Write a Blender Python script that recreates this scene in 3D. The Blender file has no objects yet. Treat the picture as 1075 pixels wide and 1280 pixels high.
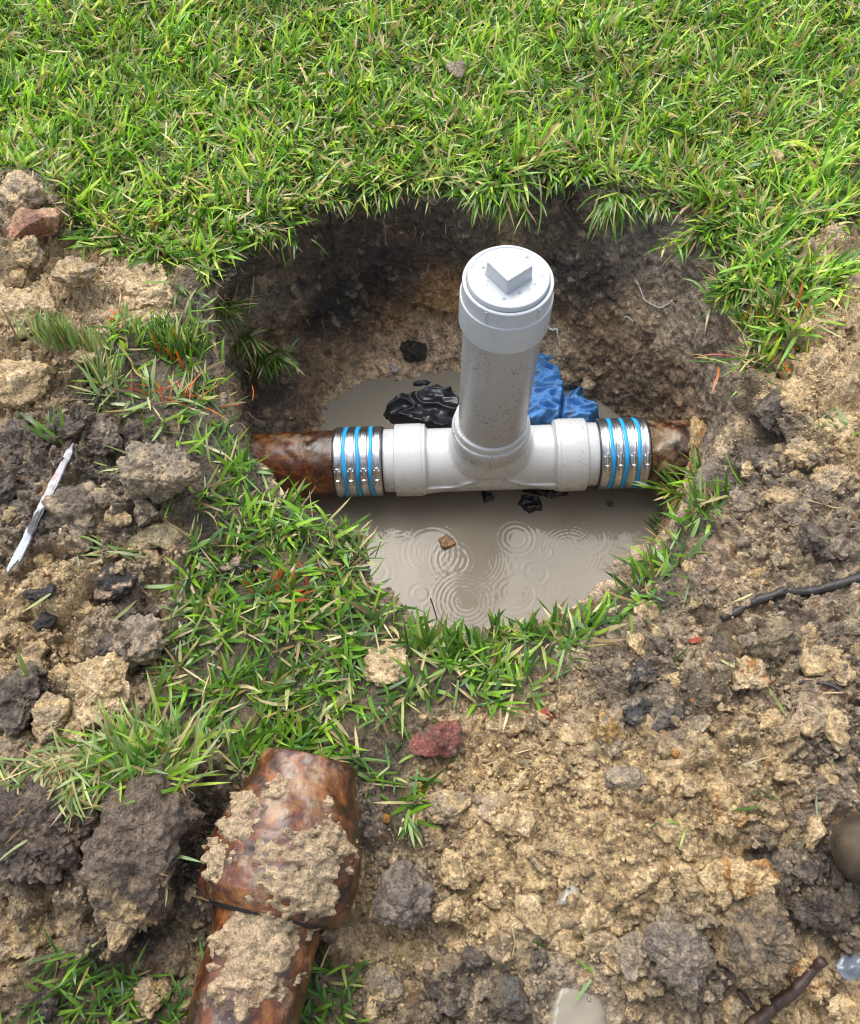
import bpy, bmesh, math, random
import numpy as np
from mathutils import Vector, Matrix, Euler

random.seed(7)
RNG = np.random.default_rng(7)
rad = math.radians
scene = bpy.context.scene
COL = scene.collection

# ------------------------------------------------------------------ camera
PITCH = 62.5            # degrees below the horizon
CAM = np.array([0.0, 0.0, 1.05])
F = 1080.0              # focal length in photo pixels (photo is 1075 x 1280)
cam_d = bpy.data.cameras.new('camera')
cam_d.sensor_fit = 'HORIZONTAL'; cam_d.sensor_width = 36.0
cam_d.lens = 36.0 * F / 1075.0
cam_d.clip_start = 0.01; cam_d.clip_end = 400
cam = bpy.data.objects.new('camera', cam_d); COL.objects.link(cam)
cam.location = CAM; cam.rotation_euler = (rad(90 - PITCH), 0, 0)
scene.camera = cam

# ------------------------------------------------------------------ world, sun, exposure
SUN_EL, SUN_AZ = 61.0, -24.0      # azimuth measured from +Y towards +X
w = bpy.data.worlds.new('World'); scene.world = w; w.use_nodes = True
nt = w.node_tree; nt.nodes.clear()
sky = nt.nodes.new('ShaderNodeTexSky'); sky.sky_type = 'NISHITA'; sky.sun_disc = False
sky.sun_elevation = rad(SUN_EL); sky.sun_rotation = rad(SUN_AZ)
sky.air_density = 1.0; sky.dust_density = 4.0; sky.ozone_density = 1.0
hs = nt.nodes.new('ShaderNodeHueSaturation'); hs.inputs['Saturation'].default_value = 0.5
bg = nt.nodes.new('ShaderNodeBackground'); bg.inputs['Strength'].default_value = 0.15
wo = nt.nodes.new('ShaderNodeOutputWorld')
nt.links.new(sky.outputs[0], hs.inputs['Color']); nt.links.new(hs.outputs[0], bg.inputs[0]); nt.links.new(bg.outputs[0], wo.inputs[0])
sun_d = bpy.data.lights.new('sun', 'SUN'); sun_d.energy = 1.35; sun_d.angle = rad(58); sun_d.color = (1, 0.99, 0.96)
sun = bpy.data.objects.new('sun', sun_d); COL.objects.link(sun)
_sd = Vector((math.sin(rad(SUN_AZ)) * math.cos(rad(SUN_EL)), math.cos(rad(SUN_AZ)) * math.cos(rad(SUN_EL)), math.sin(rad(SUN_EL))))
sun.rotation_euler = _sd.to_track_quat('Z', 'Y').to_euler(); sun.location = _sd * 5
vs = scene.view_settings
vs.view_transform = 'Standard'; vs.look = 'None'; vs.gamma = 1; vs.use_curve_mapping = False; vs.exposure = 0.98
scene.render.engine = 'CYCLES'
try:
    scene.cycles.use_denoising = True
except Exception:
    pass
scene.cycles.max_bounces = 6
scene.cycles.filter_width = 1.15

# ------------------------------------------------------------------ helpers: tags and pixel rays
def tag(o, label=None, cat=None, group=None, kind=None):
    if label: o['label'] = label
    if cat: o['category'] = cat
    if group: o['group'] = group
    if kind: o['kind'] = kind
    return o

def empty(name, loc=(0, 0, 0), rot=(0, 0, 0)):
    o = bpy.data.objects.new(name, None); COL.objects.link(o)
    o.location = loc; o.rotation_euler = rot; o.empty_display_size = 0.05
    return o

_cp, _sp = math.cos(rad(PITCH)), math.sin(rad(PITCH))
def ray(px, py):
    u = (px - 537.5) / F; v = -(py - 640.0) / F
    # right = x, up = (0, sin p, cos p), forward = (0, cos p, -sin p)
    d = np.array([u, v * _sp + _cp, v * _cp - _sp])
    return d / np.linalg.norm(d)

def G(px, py, z=0.0):
    d = ray(px, py); t = (z - CAM[2]) / d[2]
    return CAM + d * t

def Gp(pts, z=0.0):
    return np.array([G(a, b, z)[:2] for a, b in pts])

# ------------------------------------------------------------------ numpy noise
def _h(ix, iy, iz, seed):
    s = (seed * 1013904223) & 0xFFFFFFFF
    h = (ix.astype(np.uint32) * np.uint32(374761393) + iy.astype(np.uint32) * np.uint32(668265263)
         + iz.astype(np.uint32) * np.uint32(2147483647) + np.uint32(s))
    h = (h ^ (h >> np.uint32(13))) * np.uint32(1274126177)
    h = (h ^ (h >> np.uint32(16))) * np.uint32(2246822519)
    return h ^ (h >> np.uint32(15))

def _f(h):
    return (h & np.uint32(0xFFFFFF)).astype(np.float32) / np.float32(0xFFFFFF)

def perlin(p, scale, seed=0):
    """gradient noise about -1..1; scale is the size of a cell in metres"""
    q = (np.asarray(p, dtype=np.float32) / np.float32(scale)) + np.float32(100.37 + seed * 3.1)
    i = np.floor(q).astype(np.int64); f = q - i
    u = f * f * f * (f * (f * 6 - 15) + 10)
    out = 0
    for dx in (0, 1):
        wx = u[:, 0] if dx else 1 - u[:, 0]
        for dy in (0, 1):
            wy = u[:, 1] if dy else 1 - u[:, 1]
            for dz in (0, 1):
                wz = u[:, 2] if dz else 1 - u[:, 2]
                h = _h(i[:, 0] + dx, i[:, 1] + dy, i[:, 2] + dz, seed)
                gx = (h & np.uint32(1023)).astype(np.float32) / 511.5 - 1
                gy = ((h >> np.uint32(10)) & np.uint32(1023)).astype(np.float32) / 511.5 - 1
                gz = ((h >> np.uint32(20)) & np.uint32(1023)).astype(np.float32) / 511.5 - 1
                out = out + wx * wy * wz * (gx * (f[:, 0] - dx) + gy * (f[:, 1] - dy) + gz * (f[:, 2] - dz))
    return out * 1.5

def fbm(p, scale, octv=4, seed=0, gain=0.5):
    a = 1.0; o = 0
    for k in range(octv):
        o = o + a * perlin(p, scale, seed + k * 7); a *= gain; scale *= 0.5
    return o

def billow(p, scale, octv=3, seed=0, gain=0.55, lac=0.5):
    a = 1.0; o = 0; t = 0
    for k in range(octv):
        o = o + a * np.abs(perlin(p, scale, seed + k * 5)) * 2; t += a; a *= gain; scale *= lac
    return o / t

def worley(p, scale, seed=0):
    """3-D cellular noise: F1, F2 (in cells) and the nearest cell's random number"""
    q = (np.asarray(p, dtype=np.float32) / np.float32(scale)) + np.float32(50.5 + seed)
    i = np.floor(q).astype(np.int64)
    n = len(q); F1 = np.full(n, 9, np.float32); F2 = np.full(n, 9, np.float32); cid = np.zeros(n, np.float32)
    for dx in (-1, 0, 1):
        for dy in (-1, 0, 1):
            for dz in (-1, 0, 1):
                c0, c1, c2 = i[:, 0] + dx, i[:, 1] + dy, i[:, 2] + dz
                h = _h(c0, c1, c2, seed)
                jx = (h & np.uint32(1023)).astype(np.float32) / 1023
                jy = ((h >> np.uint32(10)) & np.uint32(1023)).astype(np.float32) / 1023
                jz = ((h >> np.uint32(20)) & np.uint32(1023)).astype(np.float32) / 1023
                d = (q[:, 0] - c0 - jx) ** 2 + (q[:, 1] - c1 - jy) ** 2 + (q[:, 2] - c2 - jz) ** 2
                m = d < F1
                F2 = np.where(m, F1, np.minimum(F2, d)); cid = np.where(m, _f(h * np.uint32(2654435761)), cid); F1 = np.where(m, d, F1)
    return np.sqrt(F1), np.sqrt(F2), cid

def sstep(a, b, x):
    t = np.clip((x - a) / (b - a), 0, 1); return t * t * (3 - 2 * t)

def in_poly(P, poly):
    x, y = P[:, 0], P[:, 1]; ins = np.zeros(len(P), bool); n = len(poly)
    for k in range(n):
        x0, y0 = poly[k]; x1, y1 = poly[(k + 1) % n]
        if y0 == y1: continue
        c = ((y0 > y) != (y1 > y)) & (x < (x1 - x0) * (y - y0) / (y1 - y0) + x0)
        ins ^= c
    return ins

def sd_poly(P, poly):
    """signed distance, positive inside"""
    d = np.full(len(P), 1e9); n = len(poly)
    for k in range(n):
        a = np.array(poly[k]); b = np.array(poly[(k + 1) % n]); ab = b - a
        t = np.clip(((P - a) @ ab) / max(ab @ ab, 1e-12), 0, 1)
        d = np.minimum(d, np.hypot(*(P - a - t[:, None] * ab).T))
    return np.where(in_poly(P, poly), d, -d)

# ------------------------------------------------------------------ mesh building
def mesh_np(name, V, faces, cols=None, smooth=True):
    """faces: list of (m,k) int arrays; cols: (n,3) linear colours"""
    me = bpy.data.meshes.new(name)
    V = np.asarray(V, np.float32)
    me.vertices.add(len(V)); me.vertices.foreach_set('co', V.ravel())
    li = np.concatenate([f.ravel() for f in faces]).astype(np.int32)
    cnt = np.concatenate([np.full(len(f), f.shape[1]) for f in faces]).astype(np.int32)
    st = np.concatenate([[0], np.cumsum(cnt)[:-1]]).astype(np.int32)
    me.loops.add(len(li)); me.loops.foreach_set('vertex_index', li)
    me.polygons.add(len(cnt)); me.polygons.foreach_set('loop_start', st)
    try: me.polygons.foreach_set('loop_total', cnt)
    except Exception: pass
    me.polygons.foreach_set('use_smooth', np.full(len(cnt), smooth))
    if cols is not None:
        a = me.attributes.new('col', 'FLOAT_COLOR', 'POINT')
        c = np.ones((len(V), 4), np.float32); c[:, :3] = cols
        a.data.foreach_set('color', c.ravel())
    me.update(calc_edges=True)
    return me

def add(name, me, mat=None, parent=None):
    o = bpy.data.objects.new(name, me); COL.objects.link(o)
    if mat and not me.materials: me.materials.append(mat)
    if parent: o.parent = parent
    return o

def grid_faces(nu, nv, closed_u=False):
    """vertex index = v*nu + u"""
    u = np.arange(nu if closed_u else nu - 1); v = np.arange(nv - 1)
    U, Vv = np.meshgrid(u, v); U = U.ravel(); Vv = Vv.ravel(); U1 = (U + 1) % nu
    return np.stack([Vv * nu + U, Vv * nu + U1, (Vv + 1) * nu + U1, (Vv + 1) * nu + U], 1)

def lathe(profile, n=72, close=True, axis='z'):
    """profile: list of (r, z); returns V, faces"""
    a = np.linspace(0, 2 * np.pi, n, endpoint=False)
    V = np.array([[r * math.cos(t), r * math.sin(t), z] for r, z in profile for t in a])
    F_ = grid_faces(n, len(profile), True)
    if axis == 'x': V = V[:, [2, 0, 1]]
    return V, [F_]

def tube(path, radii, n=10, noise=0.0, seed=0):
    P = np.array(path, float); k = len(P)
    T = np.gradient(P, axis=0); T /= np.linalg.norm(T, axis=1)[:, None] + 1e-9
    up = np.array([0, 0, 1.0]) if abs(T[0][2]) < 0.9 else np.array([1.0, 0, 0])
    V = []
    for i in range(k):
        s = np.cross(T[i], up); s /= np.linalg.norm(s); u = np.cross(s, T[i])
        for j in range(n):
            a = 2 * np.pi * j / n; V.append(P[i] + radii[i] * (math.cos(a) * s + math.sin(a) * u))
    V = np.array(V)
    if noise: 
        c = np.repeat(P, n, 0); d = V - c
        V = c + d * (1 + noise * perlin(V, 0.012, seed)[:, None] + noise * .5 * perlin(V, 0.005, seed + 1)[:, None])
    f = [grid_faces(n, k, True)]
    f.append(np.array([list(range(n))[::-1]])); f.append(np.array([[(k - 1) * n + j for j in range(n)]]))
    return V, f

def densify(path, n):
    P = np.array(path, float); L = np.r_[0, np.cumsum(np.linalg.norm(np.diff(P, axis=0), axis=1))]
    t = np.linspace(0, L[-1], n)
    return np.stack([np.interp(t, L, P[:, k]) for k in range(3)], 1)

# ------------------------------------------------------------------ materials
def new_mat(name):
    m = bpy.data.materials.new(name); m.use_nodes = True
    t = m.node_tree; b = t.nodes['Principled BSDF']
    return m, t, b
def node(t, kind, **kw):
    n = t.nodes.new(kind)
    for k, v in kw.items():
        if k in n.inputs: n.inputs[k].default_value = v
        else: setattr(n, k, v)
    return n
def ramp(t, stops, src=None):
    r = t.nodes.new('ShaderNodeValToRGB'); e = r.color_ramp.elements
    while len(e) < len(stops): e.new(0.5)
    for k, (p, c) in enumerate(stops):
        e[k].position = p; e[k].color = (c, c, c, 1) if isinstance(c, (int, float)) else (*c, 1)
    if src is not None: t.links.new(src, r.inputs[0])
    return r
def mixc(t, fac, a, b, mode='MIX'):
    m = t.nodes.new('ShaderNodeMix'); m.data_type = 'RGBA'; m.blend_type = mode
    for s, v in ((m.inputs[0], fac), (m.inputs[6], a), (m.inputs[7], b)):
        if hasattr(v, 'is_linked') or hasattr(v, 'links'): t.links.new(v, s)
        elif isinstance(v, (int, float)): s.default_value = v
        else: s.default_value = (*v, 1)
    return m.outputs[2]
def pos(t):
    return t.nodes.new('ShaderNodeTexCoord').outputs['Object']

def soil_material(name, rough=(0.2, 0.55), bump=1.0, coat=0.55, fine=1.0):
    m, t, b = new_mat(name)
    co = pos(t)
    at = node(t, 'ShaderNodeAttribute', attribute_name='col')
    n1 = node(t, 'ShaderNodeTexNoise', Scale=130.0, Detail=7.0, Roughness=0.75)
    n2 = node(t, 'ShaderNodeTexNoise', Scale=420.0, Detail=4.0, Roughness=0.6)
    n3 = node(t, 'ShaderNodeTexNoise', Scale=28.0, Detail=5.0, Roughness=0.6)
    vo = node(t, 'ShaderNodeTexVoronoi', Scale=300.0)
    for n in (n1, n2, n3, vo): t.links.new(co, n.inputs['Vector'])
    r1 = ramp(t, [(0.34, 0.38), (0.5, 1.0), (0.66, 1.5)], n1.outputs[0])  # pit shade put into the colour: darker where the bump noise is low
    c1 = mixc(t, 1.0, at.outputs['Color'], r1.outputs[0], 'MULTIPLY')
    r2 = ramp(t, [(0.35, 0.7), (0.65, 1.3)], n2.outputs[0])
    c2 = mixc(t, 1.0, c1, r2.outputs[0], 'MULTIPLY')
    # scattered dark humus and pale sand grains
    gr = ramp(t, [(0.0, (0.3, 0.3, 0.3)), (0.12, (0.55, 0.52, 0.5)), (0.2, (1, 1, 1)), (0.86, (1, 1, 1)), (1.0, (1.5, 1.42, 1.3))], vo.outputs['Color'])
    c3 = mixc(t, 0.6, c2, gr.outputs[0], 'MULTIPLY')
    t.links.new(c3, b.inputs['Base Color'])
    rr = ramp(t, [(0.35, rough[0]), (0.65, rough[1])], n3.outputs[0])
    t.links.new(rr.outputs[0], b.inputs['Roughness'])
    b.inputs['Coat Weight'].default_value = coat; b.inputs['Coat Roughness'].default_value = 0.12
    b.inputs['Specular IOR Level'].default_value = 0.5
    bp = node(t, 'ShaderNodeBump', Strength=1.0 * bump, Distance=0.006)
    bp2 = node(t, 'ShaderNodeBump', Strength=0.9 * bump, Distance=0.0022)
    t.links.new(n1.outputs[0], bp.inputs['Height'])
    vd = ramp(t, [(0.0, 1.0), (0.75, 0.0)], vo.outputs['Distance'])
    ad = mixc(t, 0.5, vd.outputs[0], n2.outputs[0])
    t.links.new(ad, bp2.inputs['Height']); t.links.new(bp.outputs[0], bp2.inputs['Normal'])
    t.links.new(bp2.outputs[0], b.inputs['Normal']); t.links.new(bp2.outputs[0], b.inputs['Coat Normal'])
    return m

def plain(name, col, rough=0.4, metal=0.0, spec=0.5, coat=0.0, bump=0.0, bscale=200.0, var=0.0, vscale=40.0):
    m, t, b = new_mat(name)
    b.inputs['Roughness'].default_value = rough; b.inputs['Metallic'].default_value = metal
    b.inputs['Specular IOR Level'].default_value = spec; b.inputs['Coat Weight'].default_value = coat
    b.inputs['Coat Roughness'].default_value = 0.08
    b.inputs['Base Color'].default_value = (*col, 1)
    if var:
        n = node(t, 'ShaderNodeTexNoise', Scale=vscale, Detail=5.0); t.links.new(pos(t), n.inputs['Vector'])
        r = ramp(t, [(0.3, 1 - var), (0.7, 1 + var)], n.outputs[0])
        t.links.new(mixc(t, 1.0, col, r.outputs[0], 'MULTIPLY'), b.inputs['Base Color'])
    if bump:
        n = node(t, 'ShaderNodeTexNoise', Scale=bscale, Detail=4.0); t.links.new(pos(t), n.inputs['Vector'])
        bp = node(t, 'ShaderNodeBump', Strength=bump, Distance=0.001); t.links.new(n.outputs[0], bp.inputs['Height'])
        t.links.new(bp.outputs[0], b.inputs['Normal'])
    return m

def grass_material():
    m, t, b = new_mat('grass_blades')
    at = node(t, 'ShaderNodeAttribute', attribute_name='col')
    n = node(t, 'ShaderNodeTexNoise', Scale=60.0, Detail=3.0); t.links.new(pos(t), n.inputs['Vector'])
    r = ramp(t, [(0.3, 0.75), (0.7, 1.25)], n.outputs[0])
    c = mixc(t, 1.0, at.outputs['Color'], r.outputs[0], 'MULTIPLY')
    t.links.new(c, b.inputs['Base Color'])
    b.inputs['Roughness'].default_value = 0.25; b.inputs['Specular IOR Level'].default_value = 0.5
    tr = t.nodes.new('ShaderNodeBsdfTranslucent')
    tc = mixc(t, 1.0, c, (1.25, 1.35, 0.6), 'MULTIPLY'); t.links.new(tc, tr.inputs[0])
    mx = t.nodes.new('ShaderNodeMixShader'); mx.inputs[0].default_value = 0.35
    t.links.new(b.outputs[0], mx.inputs[1]); t.links.new(tr.outputs[0], mx.inputs[2])
    t.links.new(mx.outputs[0], t.nodes['Material Output'].inputs[0])
    return m

def pvc_material(name, base, dirt=0.3, speck=0.4, rough=0.3, low=None):
    """white plastic with mud specks; `low`: object-space height under which grime gets thicker"""
    m, t, b = new_mat(name)
    co = pos(t)
    n1 = node(t, 'ShaderNodeTexNoise', Scale=14.0, Detail=6.0, Roughness=0.62)
    n2 = node(t, 'ShaderNodeTexNoise', Scale=210.0, Detail=3.0, Roughness=0.5)
    n3 = node(t, 'ShaderNodeTexNoise', Scale=30.0, Detail=4.0, Roughness=0.7)
    for n in (n1, n2, n3): t.links.new(co, n.inputs['Vector'])
    r1 = ramp(t, [(0.42, 0.0), (0.75, 1.0)], n1.outputs[0])
    f1 = t.nodes.new('ShaderNodeMath'); f1.operation = 'MULTIPLY'; f1.inputs[1].default_value = dirt; t.links.new(r1.outputs[0], f1.inputs[0])
    c = mixc(t, f1.outputs[0], base, (0.36, 0.31, 0.24))
    r2 = ramp(t, [(0.58, 0.0), (0.64, 1.0)], n2.outputs[0])
    r3 = ramp(t, [(0.45, 0.0), (0.62, 1.0)], n3.outputs[0])
    mu = t.nodes.new('ShaderNodeMath'); mu.operation = 'MULTIPLY'; t.links.new(r2.outputs[0], mu.inputs[0]); t.links.new(r3.outputs[0], mu.inputs[1])
    mu2 = t.nodes.new('ShaderNodeMath'); mu2.operation = 'MULTIPLY'; mu2.inputs[1].default_value = speck; t.links.new(mu.outputs[0], mu2.inputs[0])
    c = mixc(t, mu2.outputs[0], c, (0.08, 0.06, 0.04))
    if low is not None:
        sx = t.nodes.new('ShaderNodeSeparateXYZ'); t.links.new(co, sx.inputs[0])
        mr = t.nodes.new('ShaderNodeMapRange'); mr.inputs[1].default_value = low[0]; mr.inputs[2].default_value = low[1]
        mr.inputs[3].default_value = 1.0; mr.inputs[4].default_value = 0.0; t.links.new(sx.outputs[low[2]], mr.inputs[0])
        n4 = node(t, 'ShaderNodeTexNoise', Scale=90.0, Detail=5.0, Roughness=0.75); t.links.new(co, n4.inputs['Vector'])
        r4 = ramp(t, [(0.5, 0.0), (0.62, 1.0)], n4.outputs[0])
        m4 = t.nodes.new('ShaderNodeMath'); m4.operation = 'MULTIPLY'; t.links.new(mr.outputs[0], m4.inputs[0]); t.links.new(r4.outputs[0], m4.inputs[1])
        c = mixc(t, m4.outputs[0], c, (0.16, 0.12, 0.08))
    t.links.new(c, b.inputs['Base Color'])
    b.inputs['Roughness'].default_value = rough; b.inputs['Coat Weight'].default_value = 0.2; b.inputs['Coat Roughness'].default_value = 0.1
    b.inputs['Subsurface Weight'].default_value = 0.0
    bp = node(t, 'ShaderNodeBump', Strength=0.12, Distance=0.0006); t.links.new(n2.outputs[0], bp.inputs['Height']); t.links.new(bp.outputs[0], b.inputs['Normal'])
    return m

def rust_material(name, wet=0.6, clay=0.0):
    m, t, b = new_mat(name)
    co = pos(t)
    n1 = node(t, 'ShaderNodeTexNoise', Scale=19.0, Detail=8.0, Roughness=0.68, Distortion=0.8)
    n2 = node(t, 'ShaderNodeTexNoise', Scale=75.0, Detail=6.0, Roughness=0.7)
    n3 = node(t, 'ShaderNodeTexNoise', Scale=9.0, Detail=5.0, Roughness=0.6)
    for n in (n1, n2, n3): t.links.new(co, n.inputs['Vector'])
    c = ramp(t, [(0.36, (0.014, 0.009, 0.008)), (0.44, (0.055, 0.018, 0.007)), (0.53, (0.125, 0.034, 0.008)), (0.62, (0.22, 0.082, 0.015)), (0.74, (0.08, 0.038, 0.018))], n1.outputs[0])
    r2 = ramp(t, [(0.4, 0.45), (0.62, 1.25)], n2.outputs[0])
    c2 = mixc(t, 1.0, c.outputs[0], r2.outputs[0], 'MULTIPLY')
    r3 = ramp(t, [(0.58, 0.0), (0.66, 0.75)], n3.outputs[0])
    c3 = mixc(t, r3.outputs[0], c2, (0.045, 0.028, 0.022))
    n5 = node(t, 'ShaderNodeTexNoise', Scale=22.0, Detail=8.0, Roughness=0.72); t.links.new(co, n5.inputs['Vector'])
    r5 = ramp(t, [(0.56 - clay, 0.0), (0.66 - clay, 0.75)], n5.outputs[0])
    c3 = mixc(t, r5.outputs[0], c3, (0.27, 0.19, 0.105))
    t.links.new(c3, b.inputs['Base Color'])
    rr = ramp(t, [(0.35, 0.25), (0.7, 0.6)], n2.outputs[0]); t.links.new(rr.outputs[0], b.inputs['Roughness'])
    b.inputs['Coat Weight'].default_value = wet; b.inputs['Coat Roughness'].default_value = 0.14
    bp = node(t, 'ShaderNodeBump', Strength=0.6, Distance=0.0022); t.links.new(n2.outputs[0], bp.inputs['Height'])
    t.links.new(bp.outputs[0], b.inputs['Normal']); t.links.new(bp.outputs[0], b.inputs['Coat Normal'])
    return m

M = {}
M['soil'] = soil_material('wet_soil')
M['clod'] = soil_material('wet_clod', rough=(0.25, 0.6), bump=1.1, coat=0.4)
M['sod'] = soil_material('smeared_topsoil', rough=(0.15, 0.45), bump=1.1, coat=0.55)
M['grass'] = grass_material()
M['pvc'] = pvc_material('white_pvc', (0.51, 0.53, 0.54), dirt=0.10, speck=0.3, low=(-0.050, 0.03, 2))
M['pvc_clean'] = pvc_material('clean_white_pvc', (0.45, 0.48, 0.50), dirt=0.05, speck=0.05)
M['pvc_dirty'] = pvc_material('dirty_pvc', (0.35, 0.352, 0.345), dirt=0.35, speck=0.8, rough=0.4)
M['pvc_collar'] = pvc_material('grimy_pvc', (0.44, 0.455, 0.465), dirt=0.5, speck=1.0, low=(0.05, 0.11, 2))
M['rust'] = rust_material('rusted_iron', 0.45, 0.02)
M['rust_left'] = rust_material('crusty_iron', 0.25, 0.0)
M['rust_clay'] = rust_material('clay_smeared_iron', 0.2, 0.09)
M['rubber'] = plain('black_rubber', (0.012, 0.012, 0.013), 0.45, bump=0.2)
M['steel'] = plain('steel_shield', (0.42, 0.43, 0.45), 0.36, metal=1.0, var=0.3, vscale=60, bump=0.35, bscale=260)
M['steel_band'] = plain('steel_band', (0.52, 0.53, 0.55), 0.30, metal=1.0, var=0.2, vscale=120, bump=0.3, bscale=300)
M['blue'] = plain('blue_stripe', (0.015, 0.33, 0.72), 0.4, var=0.12)
M['plastic'] = plain('black_plastic_film', (0.010, 0.012, 0.017), 0.34, coat=0.15, bump=0.5, bscale=140)
M['cloth'] = plain('blue_cloth', (0.075, 0.23, 0.52), 0.75, var=0.3, vscale=70, bump=0.9, bscale=500)
_t = M['cloth'].node_tree; _b = _t.nodes['Principled BSDF']; _n = node(_t, 'ShaderNodeTexNoise', Scale=38.0, Detail=7.0, Roughness=0.7); _t.links.new(pos(_t), _n.inputs['Vector'])
_r = ramp(_t, [(0.53, 0.0), (0.66, 0.75)], _n.outputs[0]); _src = _b.inputs['Base Color'].links[0].from_socket
_t.links.new(mixc(_t, _r.outputs[0], _src, (0.14, 0.12, 0.085)), _b.inputs['Base Color'])
M['bark'] = plain('wet_black_bark', (0.020, 0.017, 0.016), 0.6, coat=0.1, bump=1.0, bscale=220, var=0.6, vscale=70)
M['bark_red'] = plain('wet_red_bark', (0.04, 0.02, 0.014), 0.6, coat=0.12, bump=1.0, bscale=160, var=0.6, vscale=90)
M['root'] = plain('pale_root', (0.42, 0.31, 0.17), 0.6, var=0.3)
M['white_root'] = plain('white_root_thread', (0.62, 0.60, 0.58), 0.5, var=0.2)
M['wood'] = plain('muddy_wood', (0.060, 0.045, 0.029), 0.8, spec=.25, var=0.5, vscale=45, bump=0.8)

# ------------------------------------------------------------------ the hole and the ground
RIM = [(262, 400), (262, 355), (300, 308), (350, 275), (405, 252), (440, 236), (480, 240), (520, 232), (560, 238), (600, 246),
       (650, 226), (700, 208), (745, 225), (800, 240), (850, 258), (880, 300), (905, 345), (925, 385), (935, 430), (935, 490), (915, 545),
       (890, 590), (862, 640), (820, 690), (765, 728), (705, 765), (640, 782), (580, 792), (530, 782), (495, 765),
       (468, 735), (448, 700), (436, 655), (395, 640), (350, 612), (312, 570), (285, 520), (272, 460)]
WAT = [(408, 560), (407, 525), (418, 503), (448, 485), (505, 475), (570, 466), (630, 474), (690, 488), (745, 505), (790, 530), (822, 570), (832, 610)]
rim_w = Gp(RIM, 0.0); ZW = -0.375
wat_w = Gp(WAT, ZW)
CX, CY = G(598, 500, 0)[:2]
CX += 0.0; CY -= 0.03
C0 = np.array([CX, CY])
def polar_interp(P, th, order=True):
    d = P - C0; a = np.arctan2(d[:, 1], d[:, 0]); r = np.hypot(d[:, 0], d[:, 1])
    o = np.argsort(a); a = a[o]; r = r[o]
    a3 = np.r_[a - 2 * np.pi, a, a + 2 * np.pi]; r3 = np.r_[r, r, r]
    return np.interp(th, a3, r3)
_tt = np.linspace(-np.pi, np.pi, 721)
def smooth_p(r, n):
    k = np.hanning(2 * n + 1); k /= k.sum(); rr = r[:-1]
    rr = np.r_[rr[-n:], rr, rr[:n]]; s = np.convolve(rr, k, 'valid'); return np.r_[s, s[0]]
_RR = smooth_p(polar_interp(rim_w, _tt), 4)
_rr0 = polar_interp(rim_w, _tt)
# water edge: traced where it is seen, elsewhere just inside the rim
_wpts = list(wat_w)
for th in np.radians(np.arange(-165, -20, 6.0)):
    r = np.interp(th, _tt, _RR) - (0.035 if th > -2.4 else 0.05); _wpts.append(C0 + r * np.array([math.cos(th), math.sin(th)]))
_WR = smooth_p(polar_interp(np.array(_wpts), _tt), 5)
_WR = np.minimum(_WR, _RR - 0.02)
Rr = lambda th: np.interp(th, _tt, _RR)
Rw = lambda th: np.interp(th, _tt, _WR)

# zones, traced on the lawn plane
LAWN = [(-400, -700), (1500, -700), (1500, 290), (1075, 290), (995, 298), (992, 345), (1075, 350), (1075, 368), (1010, 395), (985, 430), (975, 470),
        (938, 470), (930, 400), (885, 300), (850, 255), (800, 235), (745, 218), (700, 200), (650, 220), (600, 238), (560, 230), (520, 226),
        (440, 232), (405, 248), (350, 270), (290, 310), (255, 345), (200, 322), (135, 318), (100, 300), (85, 262), (50, 235), (15, 218), (-400, 215)]
STRIP = [(205, 345), (262, 350), (275, 460), (290, 525), (318, 575), (355, 618), (400, 645), (438, 660), (450, 705), (470, 742), (497, 772), (530, 788),
         (580, 806), (640, 798), (705, 778), (765, 738), (822, 695), (850, 650), (868, 600), (900, 580), (905, 650), (860, 690), (830, 740), (780, 780), (720, 810),
         (660, 850), (650, 885), (600, 880), (560, 885), (520, 900), (500, 950), (520, 1030), (492, 1030), (480, 975), (380, 965), (300, 960), (265, 935),
         (190, 900), (215, 840), (225, 760), (240, 700), (225, 640), (245, 580), (200, 540), (160, 520), (130, 460), (140, 420), (200, 430), (222, 390)]
LEFT_LOW = [(50, 1290), (60, 1215), (110, 1195), (190, 1210), (235, 1290)]
LEFT_LOW2 = [(375, 1290), (385, 1225), (430, 1215), (445, 1290)]
zone = {k: Gp(v) for k, v in dict(LAWN=LAWN, STRIP=STRIP, LL=LEFT_LOW, LL2=LEFT_LOW2).items()}

def grassy(P2):
    return np.maximum.reduce([sd_poly(P2, z) for z in zone.values()])

MOUNDS = [  # px, py, radius m, height m
    (1000, 560, .17, .050), (1060, 760, .22, .055), (960, 900, .20, .045), (760, 1000, .20, .040), (900, 1150, .18, .05), (600, 1150, .15, .025),
    (1150, 500, .3, .06), (40, 430, .14, .05), (20, 270, .10, .05), (60, 590, .12, .035), (60, 820, .15, .035), (60, 1090, .16, .05), (190, 620, .07, .03), (1250, 900, .3, .06), (-150, 600, .25, .05),
    (716, 1262, .032, -.024), (712, 1114, .014, -.014)]
_mnd = [(*G(a, b)[:2], r, h) for a, b, r, h in MOUNDS]
def macro_h(x, y):
    h = 0.006 * np.sin(x * 4.1 + 1) * np.sin(y * 3.3) + 0 * x
    for mx, my, r, a in _mnd: h = h + a * np.exp(-((x - mx) ** 2 + (y - my) ** 2) / (r * r))
    return h

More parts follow.
